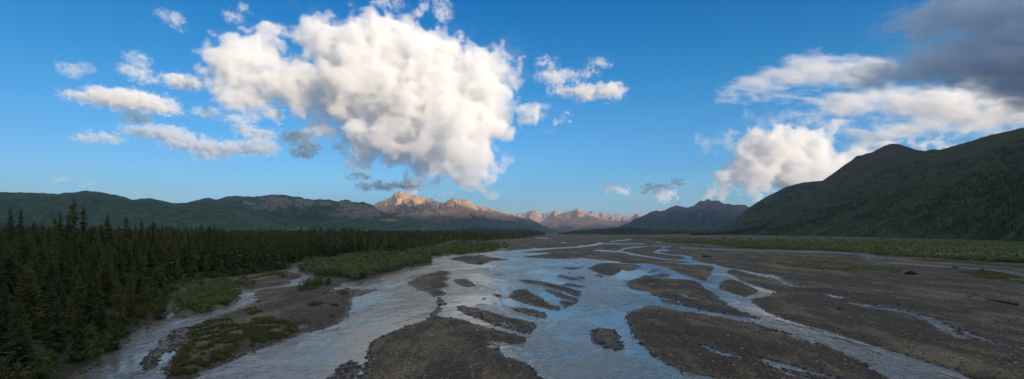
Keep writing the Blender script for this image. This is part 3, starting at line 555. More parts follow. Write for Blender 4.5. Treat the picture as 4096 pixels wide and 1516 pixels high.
def scatter(name, protos, xyz, scale, mat, label, zs=None, kind='stuff'):
    """many copies of small prototypes merged into one mesh"""
    n = len(xyz); ang = rs.rand(n) * 6.283; tint = rs.rand(n); zs = scale if zs is None else zs; which = rs.randint(0, len(protos), n)
    VV, TT, tips, tints, off = [], [], [], [], 0
    for k, (v, f, tp) in enumerate(protos):
        ids = np.nonzero(which == k)[0]
        if not len(ids): continue
        c, s = np.cos(ang[ids])[:, None], np.sin(ang[ids])[:, None]; sc_ = scale[ids][:, None]
        x = (v[None, :, 0] * c - v[None, :, 1] * s) * sc_ + xyz[ids, 0:1]; y = (v[None, :, 0] * s + v[None, :, 1] * c) * sc_ + xyz[ids, 1:2]
        z = v[None, :, 2] * zs[ids][:, None] + xyz[ids, 2:3]
        VV.append(np.stack([x, y, z], -1).reshape(-1, 3)); m = len(ids)
        TT.append((f[None] + (np.arange(m) * len(v))[:, None, None]).reshape(-1, 3) + off); off += m * len(v)
        tips.append(np.tile(tp, m)); tints.append(np.repeat(tint[ids], len(v)))
    ob = new_mesh(name, np.concatenate(VV), np.concatenate(TT), [mat], smooth=False, attrs={'tip': np.concatenate(tips), 'tint': np.concatenate(tints)})
    return tag(ob, label, kind=kind)
def ragged(p, cell=9.0, thr=-.22, spread=1.4):
    """scatter points past their outline and thin them into patches"""
    w_ = spread * (1 + p[:, 1] / 90); q = p.copy(); q[:, 0] += rs.normal(0, 1, len(p)) * w_; q[:, 1] += rs.normal(0, 1, len(p)) * w_ * .8
    q[:, 2] = ground_h(q[:, 0], q[:, 1]); k = (q[:, 2] > .12 * np.clip(110 / q[:, 1], .1, 1)) & (fbm(q[:, 0] / cell, q[:, 1] / (cell * 1.6), 4, 66) > thr + rs.normal(0, .12, len(p))); return q[k]
def sample_px(poly, n, dmin, dmax, pw=1.0):
    """random ground points inside a traced outline; pw=1 is even in the picture, pw=0 even on the ground"""
    x0, x1 = max(poly[:, 0].min(), -500), min(poly[:, 0].max(), 4700); out = []
    while sum(map(len, out)) < n:
        u = rs.uniform(x0, x1, n * 4)
        d = 1 / rs.uniform(1 / dmax, 1 / dmin, n * 4) if pw else dmin + (dmax - dmin) * np.sqrt(rs.rand(n * 4))
        v = HY + CH * F / d; m = inside(u, v, poly)
        if m.mean() < 1e-4 and not out: return np.zeros((0, 3))
        out.append(np.stack([(u[m] - CX) / F * d[m], d[m]], 1))
    p = np.concatenate(out)[:n]; return np.concatenate([p, ground_h(p[:, 0], p[:, 1])[:, None]], 1)

# spruce prototypes (12 m tall), each an Empty with trunk and crown
PROTO = []
trunk_v, trunk_f = trunk()
for i, kw in enumerate([dict(rmax=1.75, ragged=.22), dict(rmax=1.35, ragged=.3), dict(rmax=1.55, ragged=.25, club=1.0), dict(rmax=2.1, ragged=.2, nb=8), dict(rmax=1.15, ragged=.35, club=.8), dict(rmax=1.9, ragged=.3, whorls=34)]):
    v, f, tp = spruce(10 + i, **kw); PROTO.append((v, f, tp))
first = {}
GROUP_S = 'spruces of the near forest'
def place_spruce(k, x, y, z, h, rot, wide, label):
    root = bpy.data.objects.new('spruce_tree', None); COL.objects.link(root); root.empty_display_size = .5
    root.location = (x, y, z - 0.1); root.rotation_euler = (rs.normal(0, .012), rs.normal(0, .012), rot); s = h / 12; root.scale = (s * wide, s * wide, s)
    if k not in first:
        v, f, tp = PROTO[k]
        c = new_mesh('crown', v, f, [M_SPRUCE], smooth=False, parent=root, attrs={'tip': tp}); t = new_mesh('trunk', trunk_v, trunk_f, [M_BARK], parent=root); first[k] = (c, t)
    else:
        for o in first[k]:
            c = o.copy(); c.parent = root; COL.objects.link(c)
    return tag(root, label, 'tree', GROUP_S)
# skyline spruces read off the photograph: (top x, top y, tree height, prototype, label)
NOTABLE = [(298, 793, 18.5, 4, 'tallest spruce of all with a narrow club top, rising over the hill line at left'), (331, 820, 17, 4, 'second tallest spruce with a bushy club top, right beside the tallest one'),
           (78, 830, 16.5, 1, 'very dark tall spruce, right one of the pair standing near the left edge'), (40, 832, 16, 1, 'tall slim grey green spruce, left one of the pair near the left edge'),
           (135, 880, 14.5, 3, 'broad flat topped dark spruce right of the tall pair near the left edge'), (165, 884, 14, 0, 'pointed dark spruce touching the right side of the broad flat topped one'),
           (213, 862, 14.5, 4, 'thin spruce with a crooked top, left of the tallest spruce with two more between'), (237, 845, 15.5, 1, 'slim tall spruce, third to the left of the tallest spruce'),
           (271, 848, 15.5, 0, 'full spruce directly left of the tallest spruce and nearly touching it'), (383, 900, 13, 0, 'lower spruce filling the gap right of the two tallest spruces'),
           (427, 848, 15.5, 1, 'tall evenly tapered spruce standing clear, midway between tallest spruces and forest bend'), (451, 897, 13, 4, 'short very thin dark spruce right beside the evenly tapered tall one'),
           (474, 893, 13, 1, 'slender spruce of middle height between two taller pointed ones'), (505, 857, 15, 4, 'tall needle thin spruce right of the evenly tapered tall one'),
           (520, 905, 12.5, 0, 'small spruce close at the right foot of the needle thin one'), (540, 912, 12.5, 1, 'dark blunt spruce between the needle thin and the club topped ones'),
           (565, 876, 14.5, 4, 'club topped spruce in the left group, left of the dark knobby one'), (610, 878, 14.5, 2, 'dark spruce with a knobby leaning top, rightmost tall tree of the left group'),
           (638, 906, 13, 0, 'lighter green spruce right of the knobby dark one'), (670, 920, 12.5, 1, 'low spruce at the start of the dip in the tree line'),
           (750, 917, 13, 1, 'single small spire rising from the low tree line in the dip'), (805, 891, 14, 4, 'thin spire at the left of the group past the dip in the tree line'),
           (838, 898, 14, 1, 'dark pointed spruce second in the group past the dip'), (855, 914, 13, 0, 'shorter spruce third in the group past the dip'), (875, 922, 12.5, 4, 'short spruce at the right end of the group past the dip'),
           (1040, 925, 12.5, 1, 'dark spire beyond the side channel, leftmost of those standing above the far woods'), (1117, 930, 12, 0, 'dark pointed spruce left of centre of the row above the side channel'),
           (1270, 935, 11.5, 1, 'dark spire standing above the willow bank near the side channel'), (1372, 940, 11, 4, 'lone thin dark spire, rightmost above the willow bank'),
           (103, 931, 11.2, 3, 'big light brown green spruce in front of the tall pair at the left edge'), (471, 1066, 8.5, 1, 'light tipped young spruce standing in the near rows, pointed top'),
           (522, 1082, 8.5, 0, 'light tipped young spruce right of the other pale young one'), (357, 1066, 8.5, 0, 'olive young spruce in the near rows left of the pale pair'),
           (463, 1262, 4.2, 0, 'smallest olive spruce at the water edge of the near shore'), (318, 1212, 6, 3, 'pointed olive spruce in the front row above the dark shore bushes'),
           (17, 1112, 8, 3, 'wide light green spruce at the left edge in the near rows'), (201, 1094, 8.2, 0, 'young green spruce at the left in front of the dark tall trees')]
pts, rad = [], []
def free(x, y, r):
    for (a, b), c in zip(pts, rad):
        if (a - x) ** 2 + (b - y) ** 2 < (max(r, c)) ** 2: return False
    return True
for (tx, ty, h, k, lab) in NOTABLE:
    if ty < HY: d = (h + 1.3 - CH) * F / (HY - ty)
    else: d = (CH - 1.3 - h) * F / (ty - HY)
    if tx > 1000: d = {1040: 215, 1117: 235, 1270: 250, 1372: 270}[tx]; h = CH - 1.2 + (HY - ty) / F * d
    if ty in (931,): d = 62
    d = {463: 52.5, 318: 46, 471: 65, 522: 67, 357: 58, 17: 45, 201: 50, 103: 62}.get(tx, d)
    d = min(max(d, 40), 280); x = (tx - CX) / F * d; gz = ground_z(x, d)
    h = CH + (HY - ty) / F * d - gz
    place_spruce(k, x, d, gz, h, rs.rand() * 6.28, 0.85 + .1 * rs.rand(), lab); pts.append((x, d)); rad.append(2.2)
# the other trees of the near forest
cand = []
fw_near = ground_xy(FOREST[:-2])
for d in np.sort(25 + 290 * rs.rand(26000) ** 0.62):
    u = rs.uniform(-330, 2000); v = HY + CH * F / d
    cand.append(((u - CX) / F * d, d, u, v))
cand = np.array(cand); cand = cand[inside(cand[:, 2], cand[:, 3], FOREST)]
sdist = seg_sdf(cand[:, 0], cand[:, 1], ground_xy(FOREST)); zz = ground_h(cand[:, 0], cand[:, 1])
chosen = []
cell = {}
for (x, y), r0 in zip(pts, rad): cell.setdefault((int(x // 4), int(y // 4)), []).append((x, y))
for i, (x, y, u, v) in enumerate(cand):
    r = 2.5 + y * 0.004; cx, cy = int(x // 4), int(y // 4)
    if sdist[i] < (1.9 if y < 130 else .6) or any((a - x) ** 2 + (b - y) ** 2 < r * r for ix in (-1, 0, 1) for iy in (-1, 0, 1) for a, b in cell.get((cx + ix, cy + iy), ())): continue
    cell.setdefault((cx, cy), []).append((x, y))
    h = min(3.6 + (sdist[i] - 1.5) * .45, 13.0 if u < 700 else 11.0) * rs.uniform(.72, 1.28)
    if u > 900: h = min(5 + sdist[i] * .5, 10.5) * rs.uniform(.75, 1.15)
    if y < 48: h = min(h, 7.5)
    h = min(h, CH - zz[i] + (rs.uniform(.006, .02) if rs.rand() < .12 else (rs.uniform(-.015, .018) if u < 420 else rs.uniform(-.02, .008))) * y)
    chosen.append((x, y, zz[i], h, u, sdist[i]))
chosen.sort(key=lambda c: -c[3] / c[1] * (1 if -60 < c[4] else .05))
NI = 300 - len(NOTABLE)
for j, (x, y, z, h, u, sd) in enumerate(chosen[:NI]):
    size = 'small' if h < 5 else ('middle sized' if h < 8 else 'full grown')
    where = 'in the front row along the near river shore' if sd < 5 else ('behind the front rows near the left edge of the photo' if u < 350 else 'in the forest just behind the near river shore')
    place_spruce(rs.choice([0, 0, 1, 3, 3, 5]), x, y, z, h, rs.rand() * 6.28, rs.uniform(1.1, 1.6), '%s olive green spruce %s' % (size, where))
rest = np.array([c[:4] for c in chosen[NI:]])
MID = [spruce(40 + i, rmax=1.2 + .25 * i, whorls=24, nb=6, seg=1, ragged=.3) for i in range(5)]
MID = [(v / 12, f, t) for v, f, t in MID]
def lowspruce(seed):
    q = np.random.RandomState(seed); V = []; Tp = []
    for k in range(6):
        z0 = .05 + k * .155; r = .15 * (1 - k / 6.4) * q.uniform(.8, 1.2); zt = z0 + .30
        for b in range(5):
            a = b * 1.2566 + q.rand(); a2 = a + 1.1; rr = r * q.uniform(.8, 1.25)
            V += [(rr * math.cos(a), rr * math.sin(a), z0 - .03 * q.rand()), (rr * math.cos(a2), rr * math.sin(a2), z0 + .02), (0, 0, min(1, zt))]; Tp += [.9, .7, .3]
    V = np.array(V, np.float32); return V, np.arange(len(V), dtype=np.int32).reshape(-1, 3), np.array(Tp, np.float32)
LOW = [lowspruce(i) for i in range(6)]
print('forest', len(chosen), len(rest))
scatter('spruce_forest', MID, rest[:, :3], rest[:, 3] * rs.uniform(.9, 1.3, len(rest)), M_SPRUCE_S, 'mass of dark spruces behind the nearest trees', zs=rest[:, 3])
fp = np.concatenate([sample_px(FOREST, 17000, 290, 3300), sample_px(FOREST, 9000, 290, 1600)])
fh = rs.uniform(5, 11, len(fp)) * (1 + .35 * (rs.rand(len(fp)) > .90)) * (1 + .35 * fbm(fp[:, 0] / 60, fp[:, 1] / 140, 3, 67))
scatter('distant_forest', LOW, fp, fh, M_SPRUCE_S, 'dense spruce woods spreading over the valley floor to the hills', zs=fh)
def on_range(seed, n, wlo, whi, clump=None):
    u, w, Y, Z = RANGE[seed]; ii = rs.uniform(0, len(u) - 1.01, n); ww = rs.uniform(wlo, whi, n); jj = np.interp(ww, w, np.arange(len(w)))
    i0, j0 = ii.astype(int), np.minimum(jj.astype(int), len(w) - 2); fi, fj = ii - i0, jj - j0
    bl = lambda A: (A[i0, j0] * (1 - fi) + A[i0 + 1, j0] * fi) * (1 - fj) + (A[i0, j0 + 1] * (1 - fi) + A[i0 + 1, j0 + 1] * fi) * fj
    y = bl(Y); z = bl(Z); uu_ = u[0] + ii * (u[1] - u[0]); x = (uu_ - CX) / F * y; p = np.stack([x, y, z - .5], 1)
    if clump is not None: p = p[fbm(p[:, 0] / clump, p[:, 1] / clump, 3, 91) > rs.uniform(-.5, .45, len(p))]
    return p
for s_, n_, lab in ((8, 3500, 'dark conifers covering the low rise at the far left bank'), (9, 7000, 'dark conifers covering the low rise at the far right bank')):
    q = on_range(s_, n_, -.98, .1); scatter('distant_forest', LOW, q, rs.uniform(9, 15, len(q)), M_SPRUCE_S, lab)
q = np.concatenate([on_range(11, 26000, -.985, -.55, 220), on_range(11, 5000, -.6, -.2, 120)])
q = q[rs.rand(len(q)) < np.clip(1.25 - (q[:, 2] - 10) / 210, .04, 1)]
q = q[(CX + F * q[:, 0] / q[:, 1]) < 4400]
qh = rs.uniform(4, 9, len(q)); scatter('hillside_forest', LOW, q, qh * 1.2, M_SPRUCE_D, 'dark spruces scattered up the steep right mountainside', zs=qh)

# willow bushes
SH = [shrub(60 + i) for i in range(4)]; SHM = [shrub(80 + i, n=130, r=1.3, h=1.5, size=.30) for i in range(5)]; SHL = [shrub(90 + i, n=60, r=1.6, h=1.2, size=.36) for i in range(5)]
bfirst = {}
def place_bush(x, y, s, label, hs=1.0, group='willow bushes of the river banks'):
    k = rs.randint(4); z = ground_z(x, y); root = bpy.data.objects.new('willow_bush', None); COL.objects.link(root); root.empty_display_size = .5
    root.location = (x, y, z - .05); root.rotation_euler = (0, 0, rs.rand() * 6.28); root.scale = (s, s, s * hs)
    if k not in bfirst:
        v, f, tp = SH[k]; sv, sf = stems(k)
        bfirst[k] = (new_mesh('foliage', v, f, [M_WILLOW], smooth=False, parent=root, attrs={'tip': tp}), new_mesh('stems', sv, sf, [M_BARK], parent=root))
    else:
        for o in bfirst[k]:
            c = o.copy(); c.parent = root; COL.objects.link(c)
    return tag(root, label, 'bush', group)
def at(tile, x, y):
    ox, oy, s = TILES[tile]; return ground_xy(np.array([[ox + x / s, oy + y / s]]))[0]
for (tl, x, y, s, hs, lab) in (('T2', 385, 305, .8, 1, 'leafy bush at the near left end of the thicket on the left gravel bar'), ('T2', 430, 275, 1.0, 1.1, 'bush second from the left in the thicket on the left gravel bar'),
        ('T2', 480, 262, 1.1, 1.1, 'middle bush of the thicket on the left gravel bar'), ('T2', 530, 250, 1.1, 1.1, 'full bush right of the middle of the thicket on the left gravel bar'),
        ('T2', 590, 240, 1.0, 1.0, 'bush at the far right end of the thicket on the left gravel bar'), ('T2', 445, 238, .7, 1.4, 'upright sapling bush sticking up behind the thicket beside the side channel'),
        ('T2', 520, 215, .6, 1.3, 'small sapling bush at the tip of water behind the thicket'), ('T2', 715, 322, .75, .8, 'isolated round bush near the riffle at the head of the left gravel bar'),
        ('T1', 1060, 600, .62, .9, 'dark dense bush on the left bar above the mossy ground'), ('T1', 1130, 600, .6, .9, 'dark dense bush on the left bar, right neighbour of the other dark one'),
        ('T1', 1360, 480, .45, .9, 'small light bush on the gravel near the upper side channel'), ('T1', 1480, 560, .6, .9, 'bush at the right end of the mossy strip on the left bar'),
        ('T2', 160, 570, .65, .9, 'yellow green bush in the mossy strip near the right shore of the left bar'), ('T2', 300, 590, .65, .85, 'low wide bush beside the small pool on the left bar'),
        ('T2', 340, 600, .5, .8, 'low bush touching the small pool on the left bar'), ('T1', 920, 790, .45, .7, 'low mossy bush near the lower left tip of the left bar'),
        ('T1', 1260, 590, .4, .8, 'little bush between the dark bushes and the right end of the mossy strip'), ('T7', 115, 450, .6, .6, 'lone low bush on the grey gravel flat right of the channel'),
        ('M1', 1180, 800, .4, .6, 'tiny bush at the edge of the stony riffle above the left bar'), ('M1', 2290, 470, 1.5, 1.2, 'large bush at the very tip of the willow bank jutting into the river'),
        ('M1', 430, 690, .8, 1.1, 'single bush on the dark sand spit in the side channel'), ('M1', 770, 570, .8, 1.3, 'single upright bush where the side channel narrows')):
    x_, y_ = at(tl, x, y); place_bush(x_, y_, s, lab, hs)
wp = sample_px(WILLOW[0], 900, 110, 420); wq = sample_px(WILLOW[1], 120, 60, 140); wq2 = sample_px(WILLOW[2], 700, 250, 900)
n_ = 0
for q in sorted(wp.tolist(), key=lambda q: q[1]):
    if n_ >= 110: break
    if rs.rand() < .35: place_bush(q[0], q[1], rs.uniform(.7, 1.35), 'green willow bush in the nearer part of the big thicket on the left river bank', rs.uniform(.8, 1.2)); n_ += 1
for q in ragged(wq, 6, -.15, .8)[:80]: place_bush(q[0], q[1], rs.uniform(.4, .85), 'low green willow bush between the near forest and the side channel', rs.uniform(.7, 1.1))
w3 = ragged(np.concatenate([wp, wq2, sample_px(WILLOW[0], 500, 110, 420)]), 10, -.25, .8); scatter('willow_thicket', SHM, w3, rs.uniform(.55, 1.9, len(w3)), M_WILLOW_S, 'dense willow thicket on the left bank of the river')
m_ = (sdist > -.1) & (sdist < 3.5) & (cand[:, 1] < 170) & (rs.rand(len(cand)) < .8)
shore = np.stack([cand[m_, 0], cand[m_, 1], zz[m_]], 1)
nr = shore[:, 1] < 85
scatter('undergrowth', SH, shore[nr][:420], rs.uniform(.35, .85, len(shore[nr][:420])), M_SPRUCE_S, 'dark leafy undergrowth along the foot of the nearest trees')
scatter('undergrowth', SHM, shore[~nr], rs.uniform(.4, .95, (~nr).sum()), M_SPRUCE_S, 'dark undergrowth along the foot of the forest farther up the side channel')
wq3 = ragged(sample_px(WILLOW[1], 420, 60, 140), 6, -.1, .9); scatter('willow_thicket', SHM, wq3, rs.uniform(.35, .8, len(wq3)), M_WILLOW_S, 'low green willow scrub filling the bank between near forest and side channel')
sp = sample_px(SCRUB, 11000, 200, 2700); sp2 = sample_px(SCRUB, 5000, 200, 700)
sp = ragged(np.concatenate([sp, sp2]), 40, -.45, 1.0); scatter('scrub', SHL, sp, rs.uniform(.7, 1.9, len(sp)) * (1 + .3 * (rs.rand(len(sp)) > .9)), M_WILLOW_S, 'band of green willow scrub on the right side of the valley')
# grass
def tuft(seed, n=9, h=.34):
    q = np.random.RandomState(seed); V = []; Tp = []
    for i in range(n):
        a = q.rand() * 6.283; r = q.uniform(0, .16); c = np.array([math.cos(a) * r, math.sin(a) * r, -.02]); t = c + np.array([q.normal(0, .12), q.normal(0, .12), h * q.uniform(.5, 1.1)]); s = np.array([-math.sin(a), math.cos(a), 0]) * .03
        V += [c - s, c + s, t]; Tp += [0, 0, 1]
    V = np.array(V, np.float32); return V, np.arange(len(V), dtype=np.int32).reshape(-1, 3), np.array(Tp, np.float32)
TU = [tuft(i) for i in range(5)]; gp = []
for g, n in zip(GRASS, (7000, 3000, 1200, 250, 250, 260, 120, 100, 90)): gp.append(sample_px(g, n, 35, 260))
gp = np.concatenate(gp); gp = gp[(gp[:, 2] > .12) & (fbm(gp[:, 0] / 2.2, gp[:, 1] / 2.2, 3, 71) > -.02)]
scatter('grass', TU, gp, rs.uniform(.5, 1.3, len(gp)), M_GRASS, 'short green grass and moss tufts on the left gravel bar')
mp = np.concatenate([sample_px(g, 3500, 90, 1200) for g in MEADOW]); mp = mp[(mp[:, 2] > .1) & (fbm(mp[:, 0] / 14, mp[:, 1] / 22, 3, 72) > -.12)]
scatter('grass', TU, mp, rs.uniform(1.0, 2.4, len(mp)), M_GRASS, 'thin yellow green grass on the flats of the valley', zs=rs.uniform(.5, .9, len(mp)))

# loose stones
t_ = NT('cobble'); t_.set(t_.b.inputs['Base Color'], t_.mix(t_.rng(t_.attr('tint'), 0.0, 1.0), (0.020, 0.018, 0.016), t_.mix(t_.rng(t_.attr('tint'), 0.82, 1.0), (0.085, 0.073, 0.060), (0.27, 0.245, 0.21))))
t_.set(t_.b.inputs['Roughness'], 0.8); M_STONE = t_.m
def stone(seed):
    q = np.random.RandomState(seed); V = np.array([(1, 0, 0), (0, 1, 0), (-1, 0, 0), (0, -1, 0), (0, 0, .6), (0, 0, -.5), (.7, .7, .2), (-.7, .6, .25), (-.6, -.7, .1), (.7, -.6, .3)], float) * q.uniform(.7, 1.15, (10, 1))
    Fc = [(0, 6, 4), (6, 1, 4), (1, 7, 4), (7, 2, 4), (2, 8, 4), (8, 3, 4), (3, 9, 4), (9, 0, 4), (6, 0, 5), (1, 6, 5), (7, 1, 5), (2, 7, 5), (8, 2, 5), (3, 8, 5), (9, 3, 5), (0, 9, 5)]
    return V.astype(np.float32), np.array(Fc, np.int32), np.full(10, .5, np.float32)
nst = 60000; d = 34 + 110 * rs.rand(nst) ** 1.3; u = rs.uniform(300, 4300, nst); sx_, sy_ = (u - CX) / F * d, d; hz_ = ground_h(sx_, sy_)
keep = (hz_ > -.07) & (hz_ < 1.4) & ~inside(u, HY + CH * F / d, FOREST) & ((fbm(sx_ / 3, sy_ / 3, 3, 81) > -.25) | (hz_ < .15)); st = np.stack([sx_, sy_, hz_ + .01], 1)[keep]
scatter('cobbles', [stone(i) for i in range(6)], st, np.exp(rs.normal(-2.65, .38, len(st))), M_STONE, 'loose cobbles and pebbles strewn over the gravel bars')

M_DKROCK = m_plain('dark_rock', (0.02, 0.018, 0.016), (0.06, 0.053, 0.046))
nst = 90000; d = 34 + 100 * rs.rand(nst) ** 1.2; u = rs.uniform(300, 4300, nst); sx_, sy_ = (u - CX) / F * d, d; hz_ = ground_h(sx_, sy_)
keep = (hz_ > -.13) & (hz_ < .07) & ~inside(u, HY + CH * F / d, FOREST) & (fbm(sx_ / 1.6, sy_ / 1.6, 3, 83) > -.1); st = np.stack([sx_, sy_, hz_ + .03], 1)[keep][:14000]
scatter('cobbles', [stone(i) for i in range(6)], st, np.exp(rs.normal(-2.1, .35, len(st))), M_DKROCK, 'wet dark stones breaking the water along the edges of the bars')
# driftwood, boulders and brush on the flats
def log_mesh(name, p0, p1, r0, r1, mat, limbs=(), parent=None):
    """a tapered, slightly crooked log with broken limbs"""
    V, Fc = [], []
    def tube(a, b, ra, rb, n=8, k=7):
        a, b = Vector(a), Vector(b); ax = (b - a).normalized(); s = ax.cross(Vector((0, 0, 1)))
        s = s.normalized() if s.length > .1 else Vector((1, 0, 0)); t = ax.cross(s); base = len(V)
        for i in range(k):
            f = i / (k - 1); c = a.lerp(b, f) + s * math.sin(f * 5) * ra * .5 + t * math.sin(f * 7 + 1) * ra * .3; r = ra + (rb - ra) * f
            for j in range(n): V.append(tuple(c + (s * math.cos(j * 6.283 / n) + t * math.sin(j * 6.283 / n)) * r * (1 + .12 * math.sin(j * 2.3 + i))))
        for i in range(k - 1):
            for j in range(n): Fc.append((base + i * n + j, base + i * n + (j + 1) % n, base + (i + 1) * n + (j + 1) % n, base + (i + 1) * n + j))
        for e in (0, k - 1): V.append(tuple(a if e == 0 else b)); c_ = len(V) - 1; Fc.extend([(base + e * n + j, base + e * n + (j + 1) % n, c_, c_) for j in range(n)])
    tube(p0, p1, r0, r1)
    for f, d_, l, r in limbs:
        a = Vector(p0).lerp(Vector(p1), f); tube(a, a + Vector(d_).normalized() * l, r, r * .35, 6, 4)
    me = bpy.data.meshes.new(name); me.from_pydata(V, [], [tuple(dict.fromkeys(f)) for f in Fc]); me.materials.append(mat)
    o = bpy.data.objects.new(name, me); COL.objects.link(o); o.parent = parent; return o
def g3(px_, py_, dz=0): x_, y_ = ground_xy(np.array([[px_, py_]]))[0]; return (x_, y_, ground_z(x_, y_) + dz)
tag(log_mesh('driftwood_log', g3(3947, 1209, .12), g3(4068, 1234, .22), .10, .26, M_DARKWOOD, [(.8, (0, .3, 1), .5, .07)]), 'long dark log lying on the gravel near the right edge', 'log')
tag(log_mesh('driftwood_snag', g3(3872, 1197, .15), g3(3912, 1192, .35), .16, .09, M_DRIFT, [(.2, (-.6, .2, .8), .9, .06), (.4, (.3, -.6, .9), .8, .06), (.6, (.8, .3, .8), 1.1, .05), (.5, (-.2, .8, .6), .9, .05), (.85, (.8, -.5, .5), .8, .05)]), 'small pale tangled snag left of the long dark log', 'driftwood')
tag(log_mesh('driftwood_branch', g3(3549, 1187, .08), g3(3570, 1181, .2), .09, .04, M_DRIFT, [(.5, (.5, .2, .5), .6, .04)]), 'pale broken branch on dark gravel, alone at the right of centre', 'driftwood')
tag(log_mesh('driftwood_log', g3(2808, 1029, .4), g3(2845, 1032, .3), .5, .25, M_DARKWOOD, [(.2, (0, 0, 1), 1.6, .25), (.5, (.4, 0, .8), 1.2, .15)]), 'dark stranded log far off on the flat right of the winding channel', 'log')
tag(log_mesh('driftwood_snag', g3(2190, 985, .3), g3(2198, 986, .9), .7, .4, M_DARKWOOD, [(.5, (.2, 0, 1), 1.6, .35)]), 'small dark stump far out on the flats left of centre', 'driftwood')
tag(log_mesh('driftwood_log', g3(640, 1286, .25), g3(735, 1240, 1.2), .22, .08, M_DARKWOOD, [(.5, (.1, .2, 1), 1.0, .07), (.7, (-.4, .2, .8), .9, .06), (.8, (.6, -.2, .8), .8, .05)]), 'dark fallen trunk leaning over the little backwater at the forest corner', 'log')
bx, by, bz = g3(3640, 1103)
root = bpy.data.objects.new('brush_heap', None); COL.objects.link(root); root.location = (bx, by, bz); tag(root, 'dark flood heap of roots and brush beside the yellow green grass', 'brush heap')
q = np.random.RandomState(5); hv = []
for i in range(700):
    a = q.rand() * 6.283; r_ = q.rand() ** .5; c = np.array([math.cos(a) * r_ * 2.3, math.sin(a) * r_ * 1.3, (1 - r_ * r_) * 1.35 * q.rand() * (1 + .25 * math.cos(a))]); e = q.normal(0, .22, (3, 3)); hv += [c + e[0], c + e[1] * 1.8, c + e[2]]
new_mesh('brush', hv, np.arange(2100).reshape(-1, 3), [M_DARKWOOD], smooth=False, parent=root); root.scale = (.75, .75, .6)
log_mesh('root', (-1.9, 0, .2), (1.9, .2, 1.0), .22, .12, M_DARKWOOD, [(.7, (.4, 0, .8), .9, .08), (.3, (-.3, .3, .9), .8, .07)], parent=root)
def boulder(px_, py_, s, mat, lab):
    v, f, tp = stone(int(px_) % 97); import bmesh
    bm = bmesh.new(); vs = [bm.verts.new(c * s) for c in v]; [bm.faces.new([vs[i] for i in t]) for t in f]; bmesh.ops.subdivide_edges(bm, edges=bm.edges, cuts=2, use_grid_fill=True, smooth=.6)
    for w_ in bm.verts: w_.co *= 1 + .08 * math.sin(w_.co.x * 9 / s + w_.co.z * 7 / s)
    me = bpy.data.meshes.new('boulder'); bm.to_mesh(me); bm.free(); me.materials.append(mat); o = bpy.data.objects.new('boulder', me); COL.objects.link(o); o.location = g3(px_, py_, s * .2); tag(o, lab, 'boulder')
M_PALE = m_plain('pale_rock', (0.22, 0.19, 0.16), (0.36, 0.33, 0.29)); M_RED = m_plain('brown_rock', (0.10, 0.06, 0.045), (0.17, 0.12, 0.09))
boulder(1326, 1181, .45, M_PALE, 'pale boulder on the left gravel bar near its isolated round bush')
boulder(1296, 1184, .5, M_RED, 'reddish brown boulder left of the pale one on the left gravel bar')
boulder(1031, 1209, .5, M_DKROCK, 'dark boulder at the shore of the side channel on the left bar')
boulder(2343, 977, 1.6, M_DKROCK, 'dark boulder far off by the bright bend of the farthest channel')
boulder(3820, 1077, 1.0, M_DKROCK, 'dark clod on the flat below the thin far right channel')
boulder(3925, 1086, .9, M_DKROCK, 'dark clod further right on the flat below the far right channel')

# ------------------------------------------------------------------ clouds: volumes lit by sun and sky, some with shade put into their colour
def noise3(shape, cell, seed):
    g = np.random.RandomState(seed).rand(*[int(s / c) + 3 for s, c in zip(shape, cell)]).astype(np.float32)
    for ax in range(3):
        x = np.arange(shape[ax]) / cell[ax]; i = np.floor(x).astype(int); t = (x - i).astype(np.float32); t = (t * t * (3 - 2 * t)).reshape([-1 if k == ax else 1 for k in range(3)])
        a = np.take(g, i, axis=ax); g = a + (np.take(g, i + 1, axis=ax) - a) * t
    return g * 2 - 1
def fbm3(shape, cell, octs, seed, billow=False, gain=.55):
    o = 0; am = 1.0; c = np.array(cell, float)
    for k in range(octs):
        if c.max() < 1.5: break
        n = noise3(shape, np.maximum(c, 1.0), seed + k)
        o = o + am * ((.45 - np.abs(n)) * 1.7 if billow else n); am *= gain; c = c / 2.03
    return o
t_ = bpy.data.materials.new('cloud_vapour'); t_.use_nodes = True; t_.node_tree.nodes.remove(t_.node_tree.nodes['Principled BSDF'])
pv = t_.node_tree.nodes.new('ShaderNodeVolumePrincipled'); pv.inputs['Color'].default_value = (.87, .885, .905, 1); pv.inputs['Density'].default_value = 1.0; pv.inputs['Anisotropy'].default_value = 0.0
t_.node_tree.links.new(pv.outputs[0], t_.node_tree.nodes['Material Output'].inputs['Volume']); M_CLOUD = t_
M_GREYSHADECLOUD = t_.copy(); [n for n in M_GREYSHADECLOUD.node_tree.nodes if n.type == 'PRINCIPLED_VOLUME'][0].inputs['Color'].default_value = (.84, .86, .89, 1)  # greyer scatter colour stands in for shade on the streaks
M_SHADECLOUD2 = t_.copy(); [n for n in M_SHADECLOUD2.node_tree.nodes if n.type == 'PRINCIPLED_VOLUME'][0].inputs['Color'].default_value = (.30, .42, .50, 1)  # dark colour makes small clouds look shaded
M_SHADECLOUD = t_.copy(); [n for n in M_SHADECLOUD.node_tree.nodes if n.type == 'PRINCIPLED_VOLUME'][0].inputs['Color'].default_value = (.72, .79, .88, 1)  # darker colour deepens the shade of the dark mass and dark-based clouds
